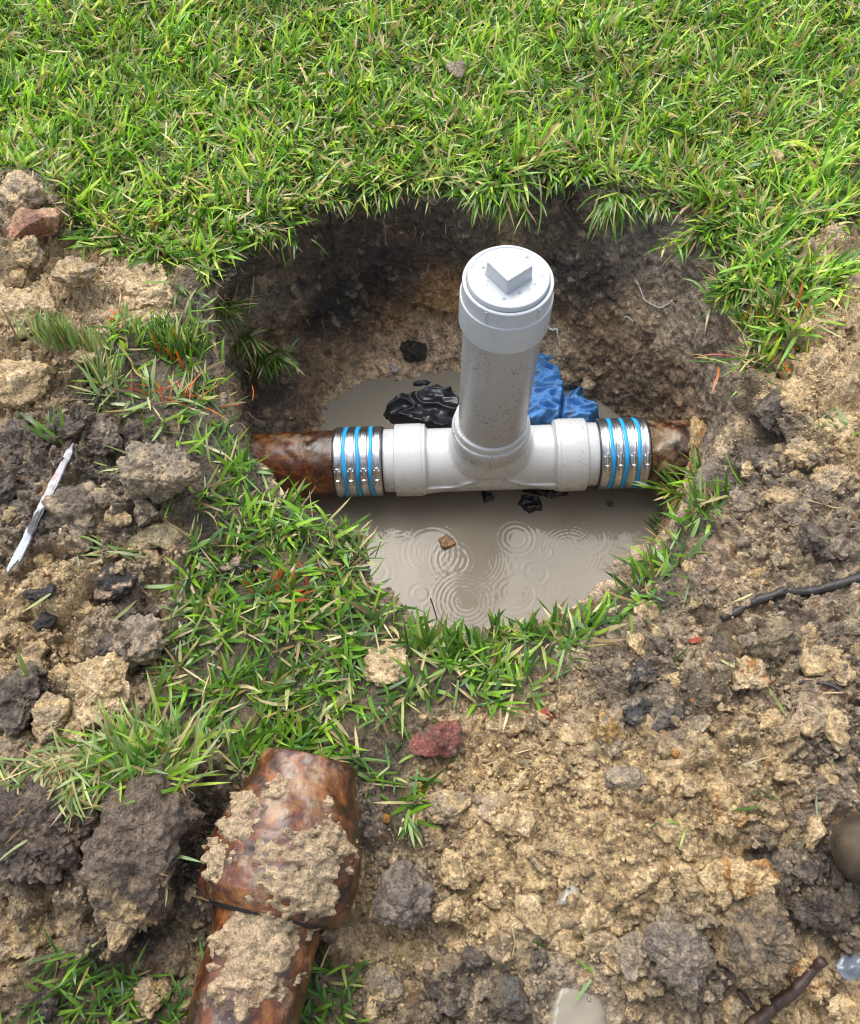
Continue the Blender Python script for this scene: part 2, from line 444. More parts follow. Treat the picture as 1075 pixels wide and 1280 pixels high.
def build_ground():
    # angles, denser towards the viewer
    n = 1500
    base = np.linspace(-np.pi, np.pi, 4001)
    dens = 1.0 + 0.85 * np.clip(-np.sin(base) + .15, 0, 1) ** 0.6
    cum = np.r_[0, np.cumsum((dens[1:] + dens[:-1]) / 2)]; cum /= cum[-1]
    th = np.interp(np.linspace(0, 1, n + 1)[:-1], cum, base)
    R = Rr(th); W = Rw(th)
    ct, st = np.cos(th), np.sin(th)
    rows = []   # each: (x, y, z, kind)
    # under water
    for k in np.linspace(0.05, 0.985, 14):
        rows.append((None, k, 0))
    # wall
    NW = 150; f0 = 1 - (1 - (0.025 / (0.037 - ZW)) / 0.42) ** 1.6
    Wu = W - (R - W) * f0 / (1 - f0)
    Wl = np.minimum(Wu, W - .01)
    rows = [(Wl * k * .97, np.full(n, -0.46 + 0.06 * k ** 3), 0) for _, k, _ in rows]
    slope = np.clip(0.5 + 0.9 * np.cos(th - rad(5)), 0, 1)           # 1 on the right side
    for k in range(NW):
        t = k / NW
        z = ZW - 0.025 + (0.012 - ZW + 0.0) * t * (1.0) + 0.0
        bank = 1 - np.clip(1 - t / 0.42, 0, 1) ** 1.6
        bank = (bank - f0) / (1 - f0)
        over = 0.028 * math.exp(-((t - 0.72) / 0.16) ** 2) * (1 - slope)
        lin = (t - 0.061) / (1 - 0.061)
        f = bank * (1 - slope) + lin * slope
        rr = W + (R - W) * f + over
        rows.append((rr, np.full(n, z), 1))
    # lip and out
    outs = np.r_[np.linspace(0, 0.68, 300), 0.68 + np.geomspace(0.004, 40, 44)]
    for d in outs:
        rows.append((R + d, None, 2))
    X = []; Y = []; Z = []; K = []; D = []
    for rr, z, kd in rows:
        x = CX + rr * ct; y = CY + rr * st
        if z is None:
            d = rr - R
            m = macro_h(x, y) * sstep(0, 0.08, d) 
            z = m - 0.013 * np.exp(-d / 0.012)
        X.append(x); Y.append(y); Z.append(z); K.append(np.full(n, kd)); D.append(rr - R)
    P = np.stack([np.concatenate(X), np.concatenate(Y), np.concatenate(Z)], 1).astype(np.float32)
    K = np.concatenate(K); D = np.concatenate(D)
    nv = len(rows)
    # smooth normals by finite differences
    g = P.reshape(nv, n, 3)
    du = np.roll(g, -1, 1) - np.roll(g, 1, 1); dv = np.gradient(g, axis=0)
    N = np.cross(du, dv).reshape(-1, 3); N /= np.linalg.norm(N, axis=1)[:, None] + 1e-12
    N = np.where((N[:, 2:3] < -0.3), -N, N)
    near = np.hypot(P[:, 0] - CX, P[:, 1] - CY) < 1.35
    idx = np.where(near & (K > 0))[0]
    Q = P[idx]
    gs = grassy(Q[:, :2].astype(float))
    spoil = (K[idx] == 2) * sstep(0.012, -0.02, gs + 0.01 * perlin(Q, 0.03, 3)) * 1.0
    spoil = spoil * sstep(1.3, 1.0, np.hypot(Q[:, 0] - CX, Q[:, 1] - CY))
    wall = (K[idx] == 1) * 1.0
    wp = Q + 0.010 * np.stack([perlin(Q, 0.03, 11), perlin(Q, 0.03, 12), perlin(Q, 0.03, 13)], 1)
    f1, f2, id1 = worley(wp, 0.075, 1)
    g1, g2, id2 = worley(wp, 0.028, 2)
    h1, h2, id3 = worley(Q + 0.003 * np.stack([perlin(Q, 0.009, 21), perlin(Q, 0.009, 22), perlin(Q, 0.009, 23)], 1), 0.0105, 3)
    big = sstep(0.0, 0.45, f2 - f1) ; mid = sstep(0.0, 0.5, g2 - g1); sm = sstep(0, 0.6, h2 - h1)
    rough_area = 0.35 + 0.65 * sstep(-0.3, 0.5, perlin(Q, 0.16, 31))
    # the trampled middle of the foreground is smoother
    tx, ty = G(720, 1060)[:2]; tram = np.exp(-((Q[:, 0] - tx) ** 2 + (Q[:, 1] - ty) ** 2) / 0.16 ** 2)
    rough_area *= (1 - 0.65 * tram)
    bl = billow(wp, 0.030, 4, 101, .62); bl2 = billow(Q, 0.0085, 2, 111)
    fine = sstep(-.45, .35, fbm(Q, .07, 2, 131)) * 1.15 + .15
    d_sp = (0.043 * big * (0.3 + id1) * rough_area + 0.013 * mid * (0.2 + id2) * (0.4 + 0.6 * rough_area) + 0.0075 * fine * sm * (0.2 + id3) * (1 - .3 * tram)
            + 0.012 * fbm(Q, 0.09, 3, 41) + 0.018 * bl * (1 - .35 * tram) + 0.0090 * bl2 * fine) - 0.030
    for qx, qy, qr in ((716, 1258, .040), (712, 1114, .018)):
        g_ = G(qx, qy); d_sp = d_sp * (1 - .8 * np.exp(-(((Q[:, 0] - g_[0]) ** 2 + (Q[:, 1] - g_[1]) ** 2) / qr ** 2) ** 2))
    d_wl = 0.016 * fbm(Q, 0.11, 3, 61) + 0.002 * mid * (id2) + 0.0025 * sm * id3 + 0.012 * bl + 0.004 * bl2 - .010
    d_wl *= sstep(0, 0.01, Q[:, 2] - (ZW - 0.02)) * 0.6 + 0.4
    d_gr = 0.006 * fbm(Q, 0.05, 3, 81) + .009 * bl + .005 * bl2 + .003 * sm * id3 - .008
    disp = spoil * d_sp + wall * d_wl + (1 - spoil) * (1 - wall) * d_gr
    P[idx] += N[idx] * disp[:, None].astype(np.float32)
    # under thick grass and far away one face stands for four by four
    deep = np.zeros(len(P), bool); deep[idx] = (K[idx] == 2) & (gs > 0.035); deep |= (~near) & (K == 2)
    dq = deep.reshape(nv, n); nb_u, nb_v = n // 4, (nv - 1) // 4
    F1 = grid_faces(n, nv, True).reshape(nv - 1, n, 4)
    keep = np.ones((nv - 1, n), bool); coarse = []
    ok = np.ones((nb_v, nb_u), bool)
    for a in range(5):
        for b_ in range(5):
            ok &= dq[np.ix_(np.arange(nb_v) * 4 + a, (np.arange(nb_u) * 4 + b_) % n)]
    vi, ui = np.where(ok); v0 = vi * 4; u0 = ui * 4
    for a in range(4):
        for b_ in range(4): keep[v0 + a, u0 + b_] = False
    u4 = (u0 + 4) % n
    Fc = np.stack([v0 * n + u0, v0 * n + u4, (v0 + 4) * n + u4, (v0 + 4) * n + u0], 1)
    me = mesh_np('ground', P, [F1[keep], Fc])
    o = add('ground', me, M['soil']); tag(o, kind='structure')
    return o, dict(P=P, K=K, D=D, idx=idx, Q=P[idx], spoil=spoil, wall=wall, id1=id1, id2=id2, id3=id3, mid=mid, N=N)

ground, GD = build_ground()
bpy.context.view_layer.update()
_dg = bpy.context.evaluated_depsgraph_get()

def hit(px, py):
    """where the ray through a photo pixel meets the ground"""
    ok, loc, nor, _ = ground.ray_cast(Vector(CAM), Vector(ray(px, py)))
    return (np.array(loc), np.array(nor)) if ok else (G(px, py), np.array([0, 0, 1.0]))
def drop(x, y, z0=0.6):
    ok, loc, nor, _ = ground.ray_cast(Vector((x, y, z0)), Vector((0, 0, -1)))
    return (loc[2], np.array(nor)) if ok else (0.0, np.array([0, 0, 1.0]))
def ppm(px, py):
    """metres per photo pixel on the ground there"""
    p, _ = hit(px, py); fw = np.array([0, _cp, -_sp]); return float((p - CAM) @ fw) / F

# ------------------------------------------------------------------ soil colours
TAN = (.53, .375, .185); LTAN = (.63, .465, .262); GREY = (.28, .222, .155); DGREY = (.145, .112, .078); DARK = (.055, .039, .026)
BLACK = (.014, .012, .011); BROWN = (.15, .095, .052); ORANGE = (.34, .16, .045); WGREY = (.17, .145, .12); TANG = (.42, .315, .195); PINK = (.42, .30, .195)
BLOBS = [  # px, py, radius px, colour, strength
    (1000, 430, 75, TAN, 2), (1050, 470, 60, TAN, 2), (1040, 320, 60, LTAN, 3), (960, 570, 55, DGREY, 3), (1000, 545, 30, TAN, 3), (1050, 560, 40, TAN, 2), (900, 610, 50, DGREY, 2),
    (930, 470, 40, DGREY, 2), (1020, 620, 50, GREY, 1.5), (880, 690, 50, PINK, 2), (960, 660, 60, TANG, 1.5), (1050, 680, 50, GREY, 2), (850, 740, 40, DGREY, 1.5), (900, 800, 50, TANG, 2), (800, 850, 45, DGREY, 2.5), (850, 890, 45, GREY, 2),
    (1000, 780, 40, GREY, 2), (1000, 860, 60, TANG, 2), (1060, 830, 40, DGREY, 2), (1050, 950, 50, GREY, 2), (700, 900, 50, TANG, 1.5), (640, 900, 40, TAN, 2), (600, 985, 60, TAN, 2), (700, 1000, 90, TAN, 3), (800, 1050, 80, TAN, 3), (900, 960, 60, TAN, 2),
    (960, 1020, 50, TAN, 2), (640, 1100, 70, TAN, 3), (740, 1130, 60, TAN, 2), (1000, 1080, 60, DGREY, 3), (1050, 1150, 60, DGREY, 3), (860, 1200, 50, GREY, 3), (940, 1200, 50, TANG, 2), (1010, 1230, 60, TAN, 2), (780, 1250, 70, TANG, 2),
    (560, 1230, 60, DGREY, 2), (650, 1240, 60, GREY, 2.5), (500, 1180, 60, TAN, 2), (460, 1050, 35, GREY, 3), (480, 1000, 30, DGREY, 2), (440, 1130, 40, TAN, 2), (500, 1110, 40, DGREY, 2), (450, 1200, 50, TANG, 2), (760, 1190, 50, TANG, 2), (540, 1060, 40, TANG, 2),
    (25, 250, 50, TANG, 2), (60, 340, 60, TAN, 2.5), (180, 360, 60, LTAN, 4), (20, 420, 60, TAN, 2), (40, 490, 50, TAN, 2), (110, 510, 50, DARK, 3), (150, 560, 60, DARK, 3), (30, 570, 45, DARK, 3), (200, 600, 50, GREY, 3), (90, 630, 60, DGREY, 3), (20, 650, 40, GREY, 2),
    (60, 730, 60, TAN, 2.5), (40, 800, 60, TAN, 2.5), (140, 720, 40, TANG, 2), (220, 690, 40, TANG, 2), (160, 800, 60, GREY, 2.5), (120, 780, 40, TANG, 2), (200, 830, 40, DGREY, 2), (20, 890, 50, DARK, 3), (60, 860, 40, DARK, 2), (120, 880, 50, LTAN, 3), (40, 950, 50, TANG, 2), (100, 950, 40, TAN, 2),
    (60, 1030, 70, DARK, 3), (200, 1000, 60, DARK, 3), (180, 1150, 60, DGREY, 3), (50, 1140, 50, TANG, 2), (20, 1180, 60, TAN, 2), (210, 1170, 40, TANG, 2), (140, 1170, 40, BLACK, 2), (250, 1100, 30, BLACK, 2), (60, 1250, 60, DGREY, 2), (490, 830, 35, LTAN, 4), (220, 660, 30, TAN, 2),
    (410, 1240, 50, DARK, 2),
    # walls of the hole: dark topsoil, plus undercut and left wall shade painted in
    (300, 340, 60, DARK, 3), (420, 300, 60, DARK, 3), (520, 280, 60, DARK, 2.5), (500, 300, 25, BROWN, 1.5), (440, 380, 50, BLACK, 4), (500, 350, 45, BLACK, 4), (410, 400, 35, BLACK, 3), (560, 310, 40, DARK, 3), (350, 420, 40, BROWN, 2.5), (340, 380, 30, DGREY, 2),
    (550, 370, 38, (.24, .13, .045), 4), (500, 400, 38, (.22, .125, .05), 4), (440, 440, 38, (.20, .12, .06), 3), (400, 470, 30, BROWN, 3), (540, 420, 35, PINK, 4), (490, 445, 35, PINK, 3), (430, 480, 30, TANG, 3), (380, 520, 30, BROWN, 3), (515, 440, 14, BLACK, 3), (350, 500, 40, DARK, 3),
    (700, 240, 40, DARK, 3), (680, 270, 30, DGREY, 2), (720, 300, 40, DARK, 3), (745, 360, 35, BLACK, 5), (700, 340, 25, BLACK, 4), (720, 400, 40, (.13, .08, .035), 3), (700, 430, 35, TANG, 3), (740, 440, 45, (.16, .10, .05), 3), (790, 460, 50, (.11, .075, .045), 3), (770, 410, 40, BROWN, 3),
    (800, 290, 45, WGREY, 4), (840, 270, 30, WGREY, 3), (800, 340, 40, DGREY, 3), (800, 395, 35, TANG, 2.5), (860, 350, 45, DGREY, 3), (850, 400, 45, GREY, 2.5), (880, 450, 50, DGREY, 3), (850, 490, 40, BROWN, 3), (900, 520, 45, DGREY, 3), (840, 540, 25, (.1, .06, .03), 3), (870, 580, 18, TAN, 3.5), (862, 540, 16, TAN, 2.5),
    (840, 620, 30, (.12, .08, .05), 3), (780, 720, 30, PINK, 2), (720, 740, 30, TANG, 2), (390, 660, 40, DARK, 4), (420, 700, 40, DARK, 4), (310, 500, 40, DARK, 3), (330, 570, 40, DARK, 3)]
def colour_field(Q, warp=0.016):
    if not hasattr(colour_field, 'b'):
        B = []
        for px, py, r, c, s in BLOBS:
            p, _ = hit(px, py); B.append((p, r * ppm(px, py), np.array(c), s))
        colour_field.b = B
    wq = Q + warp * np.stack([fbm(Q, 0.05, 3, 5), fbm(Q, 0.05, 3, 6), fbm(Q, 0.05, 3, 7)], 1)
    acc = np.ones((len(Q), 1)) * 0.10 * np.array(TANG); ws = np.ones((len(Q), 1)) * 0.10
    for p, r, c, s in colour_field.b:
        wgt = (s * np.exp(-((wq - p) ** 2).sum(1) / (r * r)))[:, None] ** 1.5
        acc = acc + wgt * c; ws = ws + wgt
    return acc / ws

def paint_ground():
    P, idx, Q = GD['P'], GD['idx'], GD['Q']
    col = np.tile(np.array([[0.03, 0.024, 0.014]]), (len(P), 1))
    c = colour_field(Q)
    spoil, wall = GD['spoil'][:, None], GD['wall'][:, None]
    # single clods of another soil mixed in
    i1, i2, i3 = GD['id1'][:, None], GD['id2'][:, None], GD['id3'][:, None]
    def mixin(c, m, tgt, a): return c * (1 - m * a) + np.array(tgt) * m * a
    sp = c
    sp = mixin(sp, (i2 > .82) * 1.0, DGREY, .4); sp = mixin(sp, (i2 < .13) * 1.0, LTAN, .45)
    sp = mixin(sp, (i3 > .86) * 1.0, DARK, .5); sp = mixin(sp, ((i3 > .78) & (i3 <= .86)) * 1.0, LTAN, .4); sp = mixin(sp, (i3 < .03) * 1.0, ORANGE, .5)
    sp = sp * (0.72 + 0.56 * i2) * (0.82 + 0.36 * i3)
    wl = mixin(c, (i3 > .92) * 1.0, TANG, .22); wl = mixin(wl, (i3 < .12) * 1.0, BLACK, .3)
    wl = wl * (1.35 + 0.3 * i2) * (0.8 + .4 * i3) * (1 + .35 * fbm(Q * np.array([1, 1, .35]), .03, 3, 57)[:, None])
    lawn = np.array([[0.085, 0.060, 0.032]])
    bare = sstep(0.0, 0.8, perlin(Q, 0.05, 91))[:, None]
    lw = (lawn * (1 - bare * .5) + np.array([[0.22, 0.165, 0.095]]) * bare * .5) * (.6 + .8 * i2) * (.7 + .6 * i3)
    out = spoil * sp + wall * wl + (1 - spoil - wall) * lw
    col[idx] = out
    a = ground.data.attributes.new('col', 'FLOAT_COLOR', 'POINT')
    cc = np.ones((len(P), 4), np.float32); cc[:, :3] = np.clip(col, 0.004, 0.8); a.data.foreach_set('color', cc.ravel())
paint_ground()

# ------------------------------------------------------------------ muddy water
def ripple_h(X, Y, R_):
    h = 0
    for q_, (cx, cy, r, a, lam) in enumerate(R_):
        lam = lam * (.62 + .62 * ((q_ * .618) % 1))
        d = np.hypot(X - cx, Y - cy)
        env = np.exp(-((d - r * 0.7) / (r * 0.33)) ** 2) + 0.6 * np.exp(-(d / 0.004) ** 2)
        h = h + a * np.cos(2 * np.pi * d / lam) * env
    return h
def build_water():
    x0, x1 = wat_w[:, 0].min() - .04, (C0[0] + .40); y0, y1 = CY - .40, wat_w[:, 1].max() + .05
    nx, ny = int((x1 - x0) / .0026), int((y1 - y0) / .0026)
    X, Y = np.meshgrid(np.linspace(x0, x1, nx), np.linspace(y0, y1, ny)); X = X.ravel(); Y = Y.ravel()
    rp = [(585, 697, 50, 1.0), (566, 700, 26, .9), (582, 752, 38, 1.1), (525, 742, 14, .8), (645, 673, 24, 1.1), (713, 690, 36, 1.0), (683, 690, 9, .9), (498, 658, 26, .7), (670, 716, 17, .8), (642, 742, 26, .8),
          (500, 690, 26, .5), (735, 672, 30, .5), (668, 745, 20, .5), (610, 745, 18, .6), (540, 690, 40, .4), (655, 655, 9, .5), (470, 715, 20, .6), (720, 660, 22, .5), (560, 640, 14, .4), (625, 705, 22, .5), (690, 735, 14, .6),
          (545, 765, 20, .6), (600, 660, 20, .5)]
    RR_ = []
    for px, py, r, a in rp:
        g = G(px, py, ZW); RR_.append((g[0], g[1], r * 1.75 / F, 0.00034 * a, 0.0100))
    Z = ripple_h(X, Y, RR_)
    P = np.stack([X, Y, np.zeros_like(X)], 1)
    Z = Z + 0.0003 * perlin(P, 0.05, 3) + 0.00012 * perlin(P, 0.018, 5)
    P[:, 2] = ZW + Z
    me = mesh_np('muddy_water', P, [grid_faces(nx, ny)])
    m, t, b = new_mat('muddy_water')
    n = node(t, 'ShaderNodeTexNoise', Scale=7.0, Detail=4.0); t.links.new(pos(t), n.inputs['Vector'])
    r = ramp(t, [(0.3, (0.19, 0.168, 0.130)), (0.7, (0.245, 0.220, 0.175))], n.outputs[0])
    t.links.new(r.outputs[0], b.inputs['Base Color']); b.inputs['Roughness'].default_value = 0.03
    b.inputs['IOR'].default_value = 1.33; b.inputs['Specular IOR Level'].default_value = 0.5
    M['water'] = m
    tag(add('muddy_water', me, m), kind='structure')
build_water()

# ------------------------------------------------------------------ sewer cleanout in white plastic
RIG = Matrix.Translation(Vector((0.108, 0.81, -0.292))) @ Euler((0, rad(-2.2), rad(0.8))).to_matrix().to_4x4()
def rig_empty(name):
    o = empty(name); o.matrix_world = RIG; return o
cleanout = rig_empty('cleanout_fitting')
tag(cleanout, 'white plastic cleanout tee with upright riser and square nut cap standing in the hole', 'pipe fitting')

def part(name, V, f, mat, parent, cols=None, smooth=True, autos=None):
    me = mesh_np(name, V, f, cols, smooth)
    if autos: 
        bm = bmesh.new(); bm.from_mesh(me)
        for e in bm.edges:
            if len(e.link_faces) == 2 and e.calc_face_angle(0) > rad(autos): e.smooth = False
        bm.to_mesh(me); bm.free()
    return add(name, me, mat, parent)

def tee_body():
    # straight run and two bends swept up into the branch, fused by a voxel remesh
    Vs = []; Fs = []; off = 0
    def put(path, r, n=48):
        nonlocal off
        V, f = tube(path, [r] * len(path) if np.isscalar(r) else r, n); Vs.append(V); Fs.extend([q + off for q in f]); off += len(V)
    put([(-.15, 0, -.004), (-.07, 0, -.004), (0, 0, -.004), (.07, 0, -.004), (.15, 0, -.004)], .0580)
    V, f = tube([(0, 0, z) for z in (.108, .085, .06, .03, 0)], [.060, .0605, .061, .061, .050], 64)
    V[:, 0] *= 1 + .55 * sstep(.10, .0, V[:, 2]) ** 1.2; Vs.append(V); Fs.extend([q + off for q in f]); off += len(V)
    for s in (-1, 1):
        a = np.linspace(0, np.pi / 2, 22); r0 = 0.125
        pts = [(s * (r0 - r0 * math.cos(t)) , 0, r0 - r0 * math.sin(t)) for t in a]
        path = [(0, 0, .105)] + pts[::1] + [(s * .125, 0, 0)]
        path[1] = (0, 0, r0)
        rr = [.0626] * len(path)
        put(path, rr)
    me = mesh_np('tee_body', np.concatenate(Vs), Fs)
    o = add('tee_body', me, M['pvc'], cleanout)
    r = o.modifiers.new('r', 'REMESH'); r.mode = 'VOXEL'; r.voxel_size = 0.0022; r.use_smooth_shade = True
    s_ = o.modifiers.new('s', 'SMOOTH'); s_.iterations = 3; s_.factor = 0.5
    dg = bpy.context.evaluated_depsgraph_get(); ev = o.evaluated_get(dg)
    nm = bpy.data.meshes.new_from_object(ev); o.modifiers.clear(); o.data = nm; nm.name = 'tee_body'
    if not nm.materials: nm.materials.append(M['pvc'])
    for p in nm.polygons: p.use_smooth = True
    return o
tee_body()
def ring_profile(r, z0, z1, bev=.0015, ri=None):
    ri = ri if ri else r - .006
    return [(ri, z0 + .001), (r - bev, z0), (r - bev * .3, z0 + bev * .3), (r, z0 + bev), (r, z1 - bev), (r - bev * .3, z1 - bev * .3), (r - bev, z1), (ri, z1 - .001)]
for s in (-1, 1):
    prof = [(.0575, .112), (.0600, .1145), (.0640, .1155), (.0645, .1170), (.0645, .1210), (.0655, .1220), (.0658, .1235), (.0658, .168), (.0650, .1695), (.0640, .170), (.0560, .169)]
    V, f = lathe([(r, s * z) for r, z in prof], 80, axis='x')
    part('run_hub', V, f, M['pvc'], cleanout, autos=40)
    V, f = lathe([(r, s * z) for r, z in [(.0572, .165), (.0572, .193), (.0565, .194), (.052, .194)]], 72, axis='x')
    h = part('pipe_stub', V, f, M['pvc'], cleanout, autos=40)
    # fine mould seams and a faint moulded panel on each hub
V, f = lathe([(.0575, .068), (.0640, .072), (.0668, .0755), (.0672, .077), (.0672, .1045), (.0664, .1085), (.0650, .1100), (.0620, .1102), (.0600, .1085), (.0578, .104), (.0578, .08)], 88)
part('branch_collar', V, f, M['pvc_collar'], cleanout, autos=45)
V, f = lathe([(.0571, .08), (.0571, .2), (.0571, .3), (.0571, .39), (.050, .39)], 88)
riser = part('riser_pipe', V, f, M['pvc_dirty'], cleanout, autos=40)
V, f = lathe([(.052, .376), (.0630, .376), (.0642, .3775), (.0642, .4265), (.0638, .4285), (.0622, .4292), (.0617, .4302), (.0617, .452), (.0612, .4545), (.0600, .4555), (.0575, .4553), (.0555, .4535), (.0555, .448)], 96)
adapter = part('cap_adapter', V, f, M['pvc_clean'], cleanout, autos=35)
for a in (-2.1, -0.9):      # upright moulding ribs on the adapter's upper band
    bm = bmesh.new(); bmesh.ops.create_cube(bm, size=1)
    bmesh.ops.scale(bm, vec=(.0016, .0026, .0225), verts=bm.verts); bmesh.ops.translate(bm, vec=(.0618, 0, .4412), verts=bm.verts); bmesh.ops.rotate(bm, matrix=Matrix.Rotation(a, 3, 'Z'), verts=bm.verts)
    me = bpy.data.meshes.new('moulding_rib'); bm.to_mesh(me); bm.free(); add('moulding_rib', me, M['pvc_clean'], adapter)
V, f = lathe([(.0550, .446), (.0550, .4600), (.0545, .4618), (.0530, .4625), (.0510, .4622), (.0502, .4612), (.049, .4612), (.030, .4614), (.001, .4615)], 96)
plug = part('screw_plug', V, f, M['pvc_clean'], cleanout, autos=50)
bm = bmesh.new(); bmesh.ops.create_cube(bm, size=1)
for v in bm.verts:
    k = .0425 if v.co.z > 0 else .0460; v.co = Vector((v.co.x * k, v.co.y * k, 0.4605 if v.co.z < 0 else .4850))
bmesh.ops.rotate(bm, matrix=Matrix.Rotation(rad(37), 3, 'Z'), verts=bm.verts)
bmesh.ops.bevel(bm, geom=bm.edges[:] , offset=.0016, segments=3, profile=.5, affect='EDGES')
for fc in bm.faces: fc.smooth = True
me = bpy.data.meshes.new('square_nut'); bm.to_mesh(me); bm.free(); add('square_nut', me, M['pvc_clean'], plug)

for o_ in (riser, adapter, plug):      # the riser leans a little to the right in its socket
    Rm = Euler((rad(.4), rad(2.1), 0)).to_matrix(); pv = Vector((0, 0, .08)); o_.rotation_euler = Rm.to_euler(); o_.location = pv - Rm @ pv + Rm @ Vector((0, 0, .008))
# rain drops standing on the plastic
M['drop'], _t, _b = new_mat('water_drop'); _b.inputs['Transmission Weight'].default_value = 1.0; _b.inputs['IOR'].default_value = 1.33; _b.inputs['Roughness'].default_value = 0.02
def drops(name, pts, nors, sizes, parent):
    a = np.linspace(0, 2 * np.pi, 8, endpoint=False)
    Vs = []; Fs = []; off = 0; tri = []
    for p, nr, s in zip(pts, nors, sizes):
        nr = np.array(nr) / np.linalg.norm(nr); t = np.cross(nr, [0.3, 0.9, 0.2]); t /= np.linalg.norm(t); b2 = np.cross(nr, t)
        V = [p + nr * (-.0002) + s * (np.cos(x) * t + np.sin(x) * b2) for x in a] + [p + nr * s * .38 + s * .68 * (np.cos(x) * t + np.sin(x) * b2) for x in a] + [p + nr * s * .55]
        Vs += V
        for j in range(8):
            k = (j + 1) % 8
            Fs.append([off + j, off + k, off + 8 + k, off + 8 + j]); tri.append([off + 8 + j, off + 8 + k, off + 16])
        off += 17
    me = mesh_np(name, np.array(Vs), [np.array(Fs), np.array(tri)])
    return tag(add(name, me, M['drop'], parent), kind='stuff')
pts = []; nn = []; ss = []
for k in range(130):
    a = RNG.uniform(0, 6.283); r = .049 * math.sqrt(RNG.uniform(0.05, 1)); x, y = r * math.cos(a), r * math.sin(a)
    u = x * math.cos(rad(37)) + y * math.sin(rad(37)); v = -x * math.sin(rad(37)) + y * math.cos(rad(37))
    onnut = max(abs(u), abs(v)) < .022
    if not onnut and max(abs(u), abs(v)) < .027: continue
    pts.append(np.array([x, y, .4853 if onnut else .4614])); nn.append((0, 0, 1)); ss.append(RNG.choice([.0006, .0009, .0013, .0028], p=[.4, .35, .2, .05]))
drops('rain_drops', pts, nn, ss, plug)
pts = []; nn = []; ss = []
for k in range(330):
    a = RNG.uniform(np.pi, 2 * np.pi); z = RNG.uniform(.38, .453); r = .0642 if z < .427 else .0617
    if .424 < z < .432: continue
    pts.append(np.array([r * math.cos(a), r * math.sin(a), z])); nn.append((math.cos(a), math.sin(a), 0)); ss.append(RNG.choice([.0005, .0008, .0012], p=[.5, .35, .15]))
drops('rain_drops', pts, nn, ss, adapter)

# ------------------------------------------------------------------ shielded couplings and cast iron pipes
def coupling(s, label, a0=39):
    c = rig_empty('pipe_coupling'); tag(c, label, 'pipe coupling', 'shielded couplings on the drain pipe')
    x0, x1 = s * .190, s * .279; mid = (x0 + x1) / 2
    V, f = lathe([(.052, x0), (.0606, x0), (.0612, x0 + s * .0015), (.0612, x1 - s * .0015), (.0606, x1), (.052, x1)], 80, axis='x')
    part('rubber_sleeve', V, f, M['rubber'], c, autos=50)
    xs = np.linspace(x0 + s * .0025, x1 - s * .0025, 60)
    prof = [(.0618 + .0003 * math.sin(k * 1.3), x) for k, x in enumerate(xs)]
    V, f = lathe([(.0605, xs[0])] + prof + [(.0605, xs[-1])], 96, axis='x'); part('shield', V, f, M['steel'], c)
    bands = [mid + d for d in (-.0345, -.0115, .0115, .0345)]; blues = [mid + d for d in (-.023, 0, .023)]
    for x in blues:
        V, f = lathe([(.0615, x - .0034), (.0632, x - .0032), (.0634, x), (.0632, x + .0032), (.0615, x + .0034)], 96, axis='x')
        V[:, 0] += .0012 * np.sin(np.arctan2(V[:, 1], V[:, 2]) * 3 + x * 200)
        part('blue_stripe', V, f, M['blue'], c)
    a0 = rad(a0)       # screws sit on the viewer's side, a little below the crown
    for x in bands:
        V, f = lathe([(.0620, x - .0062), (.0637, x - .0060), (.0640, x - .0045), (.0637, x - .003), (.0637, x + .003), (.0640, x + .0045), (.0637, x + .0060), (.0620, x + .0062)], 96, axis='x')
        b = part('clamp_band', V, f, M['steel_band'], c)
        # screw housing: rounded saddle with the worm screw through it
        bm = bmesh.new(); bmesh.ops.create_cube(bm, size=1); bmesh.ops.scale(bm, vec=(.0125, .0175, .0100), verts=bm.verts)
        bmesh.ops.bevel(bm, geom=bm.edges[:], offset=.0026, segments=3, profile=.6, affect='EDGES')
        bmesh.ops.translate(bm, vec=(0, 0, .0665), verts=bm.verts); bmesh.ops.rotate(bm, matrix=Matrix.Rotation(rad(90) - a0, 3, 'X'), verts=bm.verts)
        bmesh.ops.translate(bm, vec=(x, 0, 0), verts=bm.verts)
        for fc in bm.faces: fc.smooth = True
        me = bpy.data.meshes.new('screw_housing'); bm.to_mesh(me); bm.free(); h = add('screw_housing', me, M['steel_band'], b)
        V, f = lathe([(.0001, -.0185), (.0044, -.0185), (.0050, -.0178), (.0050, -.0125), (.0056, -.0120), (.0056, -.0085), (.0036, -.0070), (.0036, .0110), (.0030, .0125), (.0001, .0125)], 14)
        V = V[:, [0, 2, 1]].copy(); V[:, 2] += .0700
        ca, sa = math.cos(rad(90) - a0), math.sin(rad(90) - a0)
        V = np.stack([V[:, 0] + x, ca * V[:, 1] - sa * V[:, 2], sa * V[:, 1] + ca * V[:, 2]], 1)
        part('clamp_screw', V, f, M['steel_band'], b, autos=40)
    # lettering strip of tiny dots etched on each band is too small to read
coupling(-1, 'steel banded coupling with blue stripes joining the tee to the left iron pipe')
coupling(1, 'steel banded coupling with blue stripes joining the tee to the right iron pipe', 49)

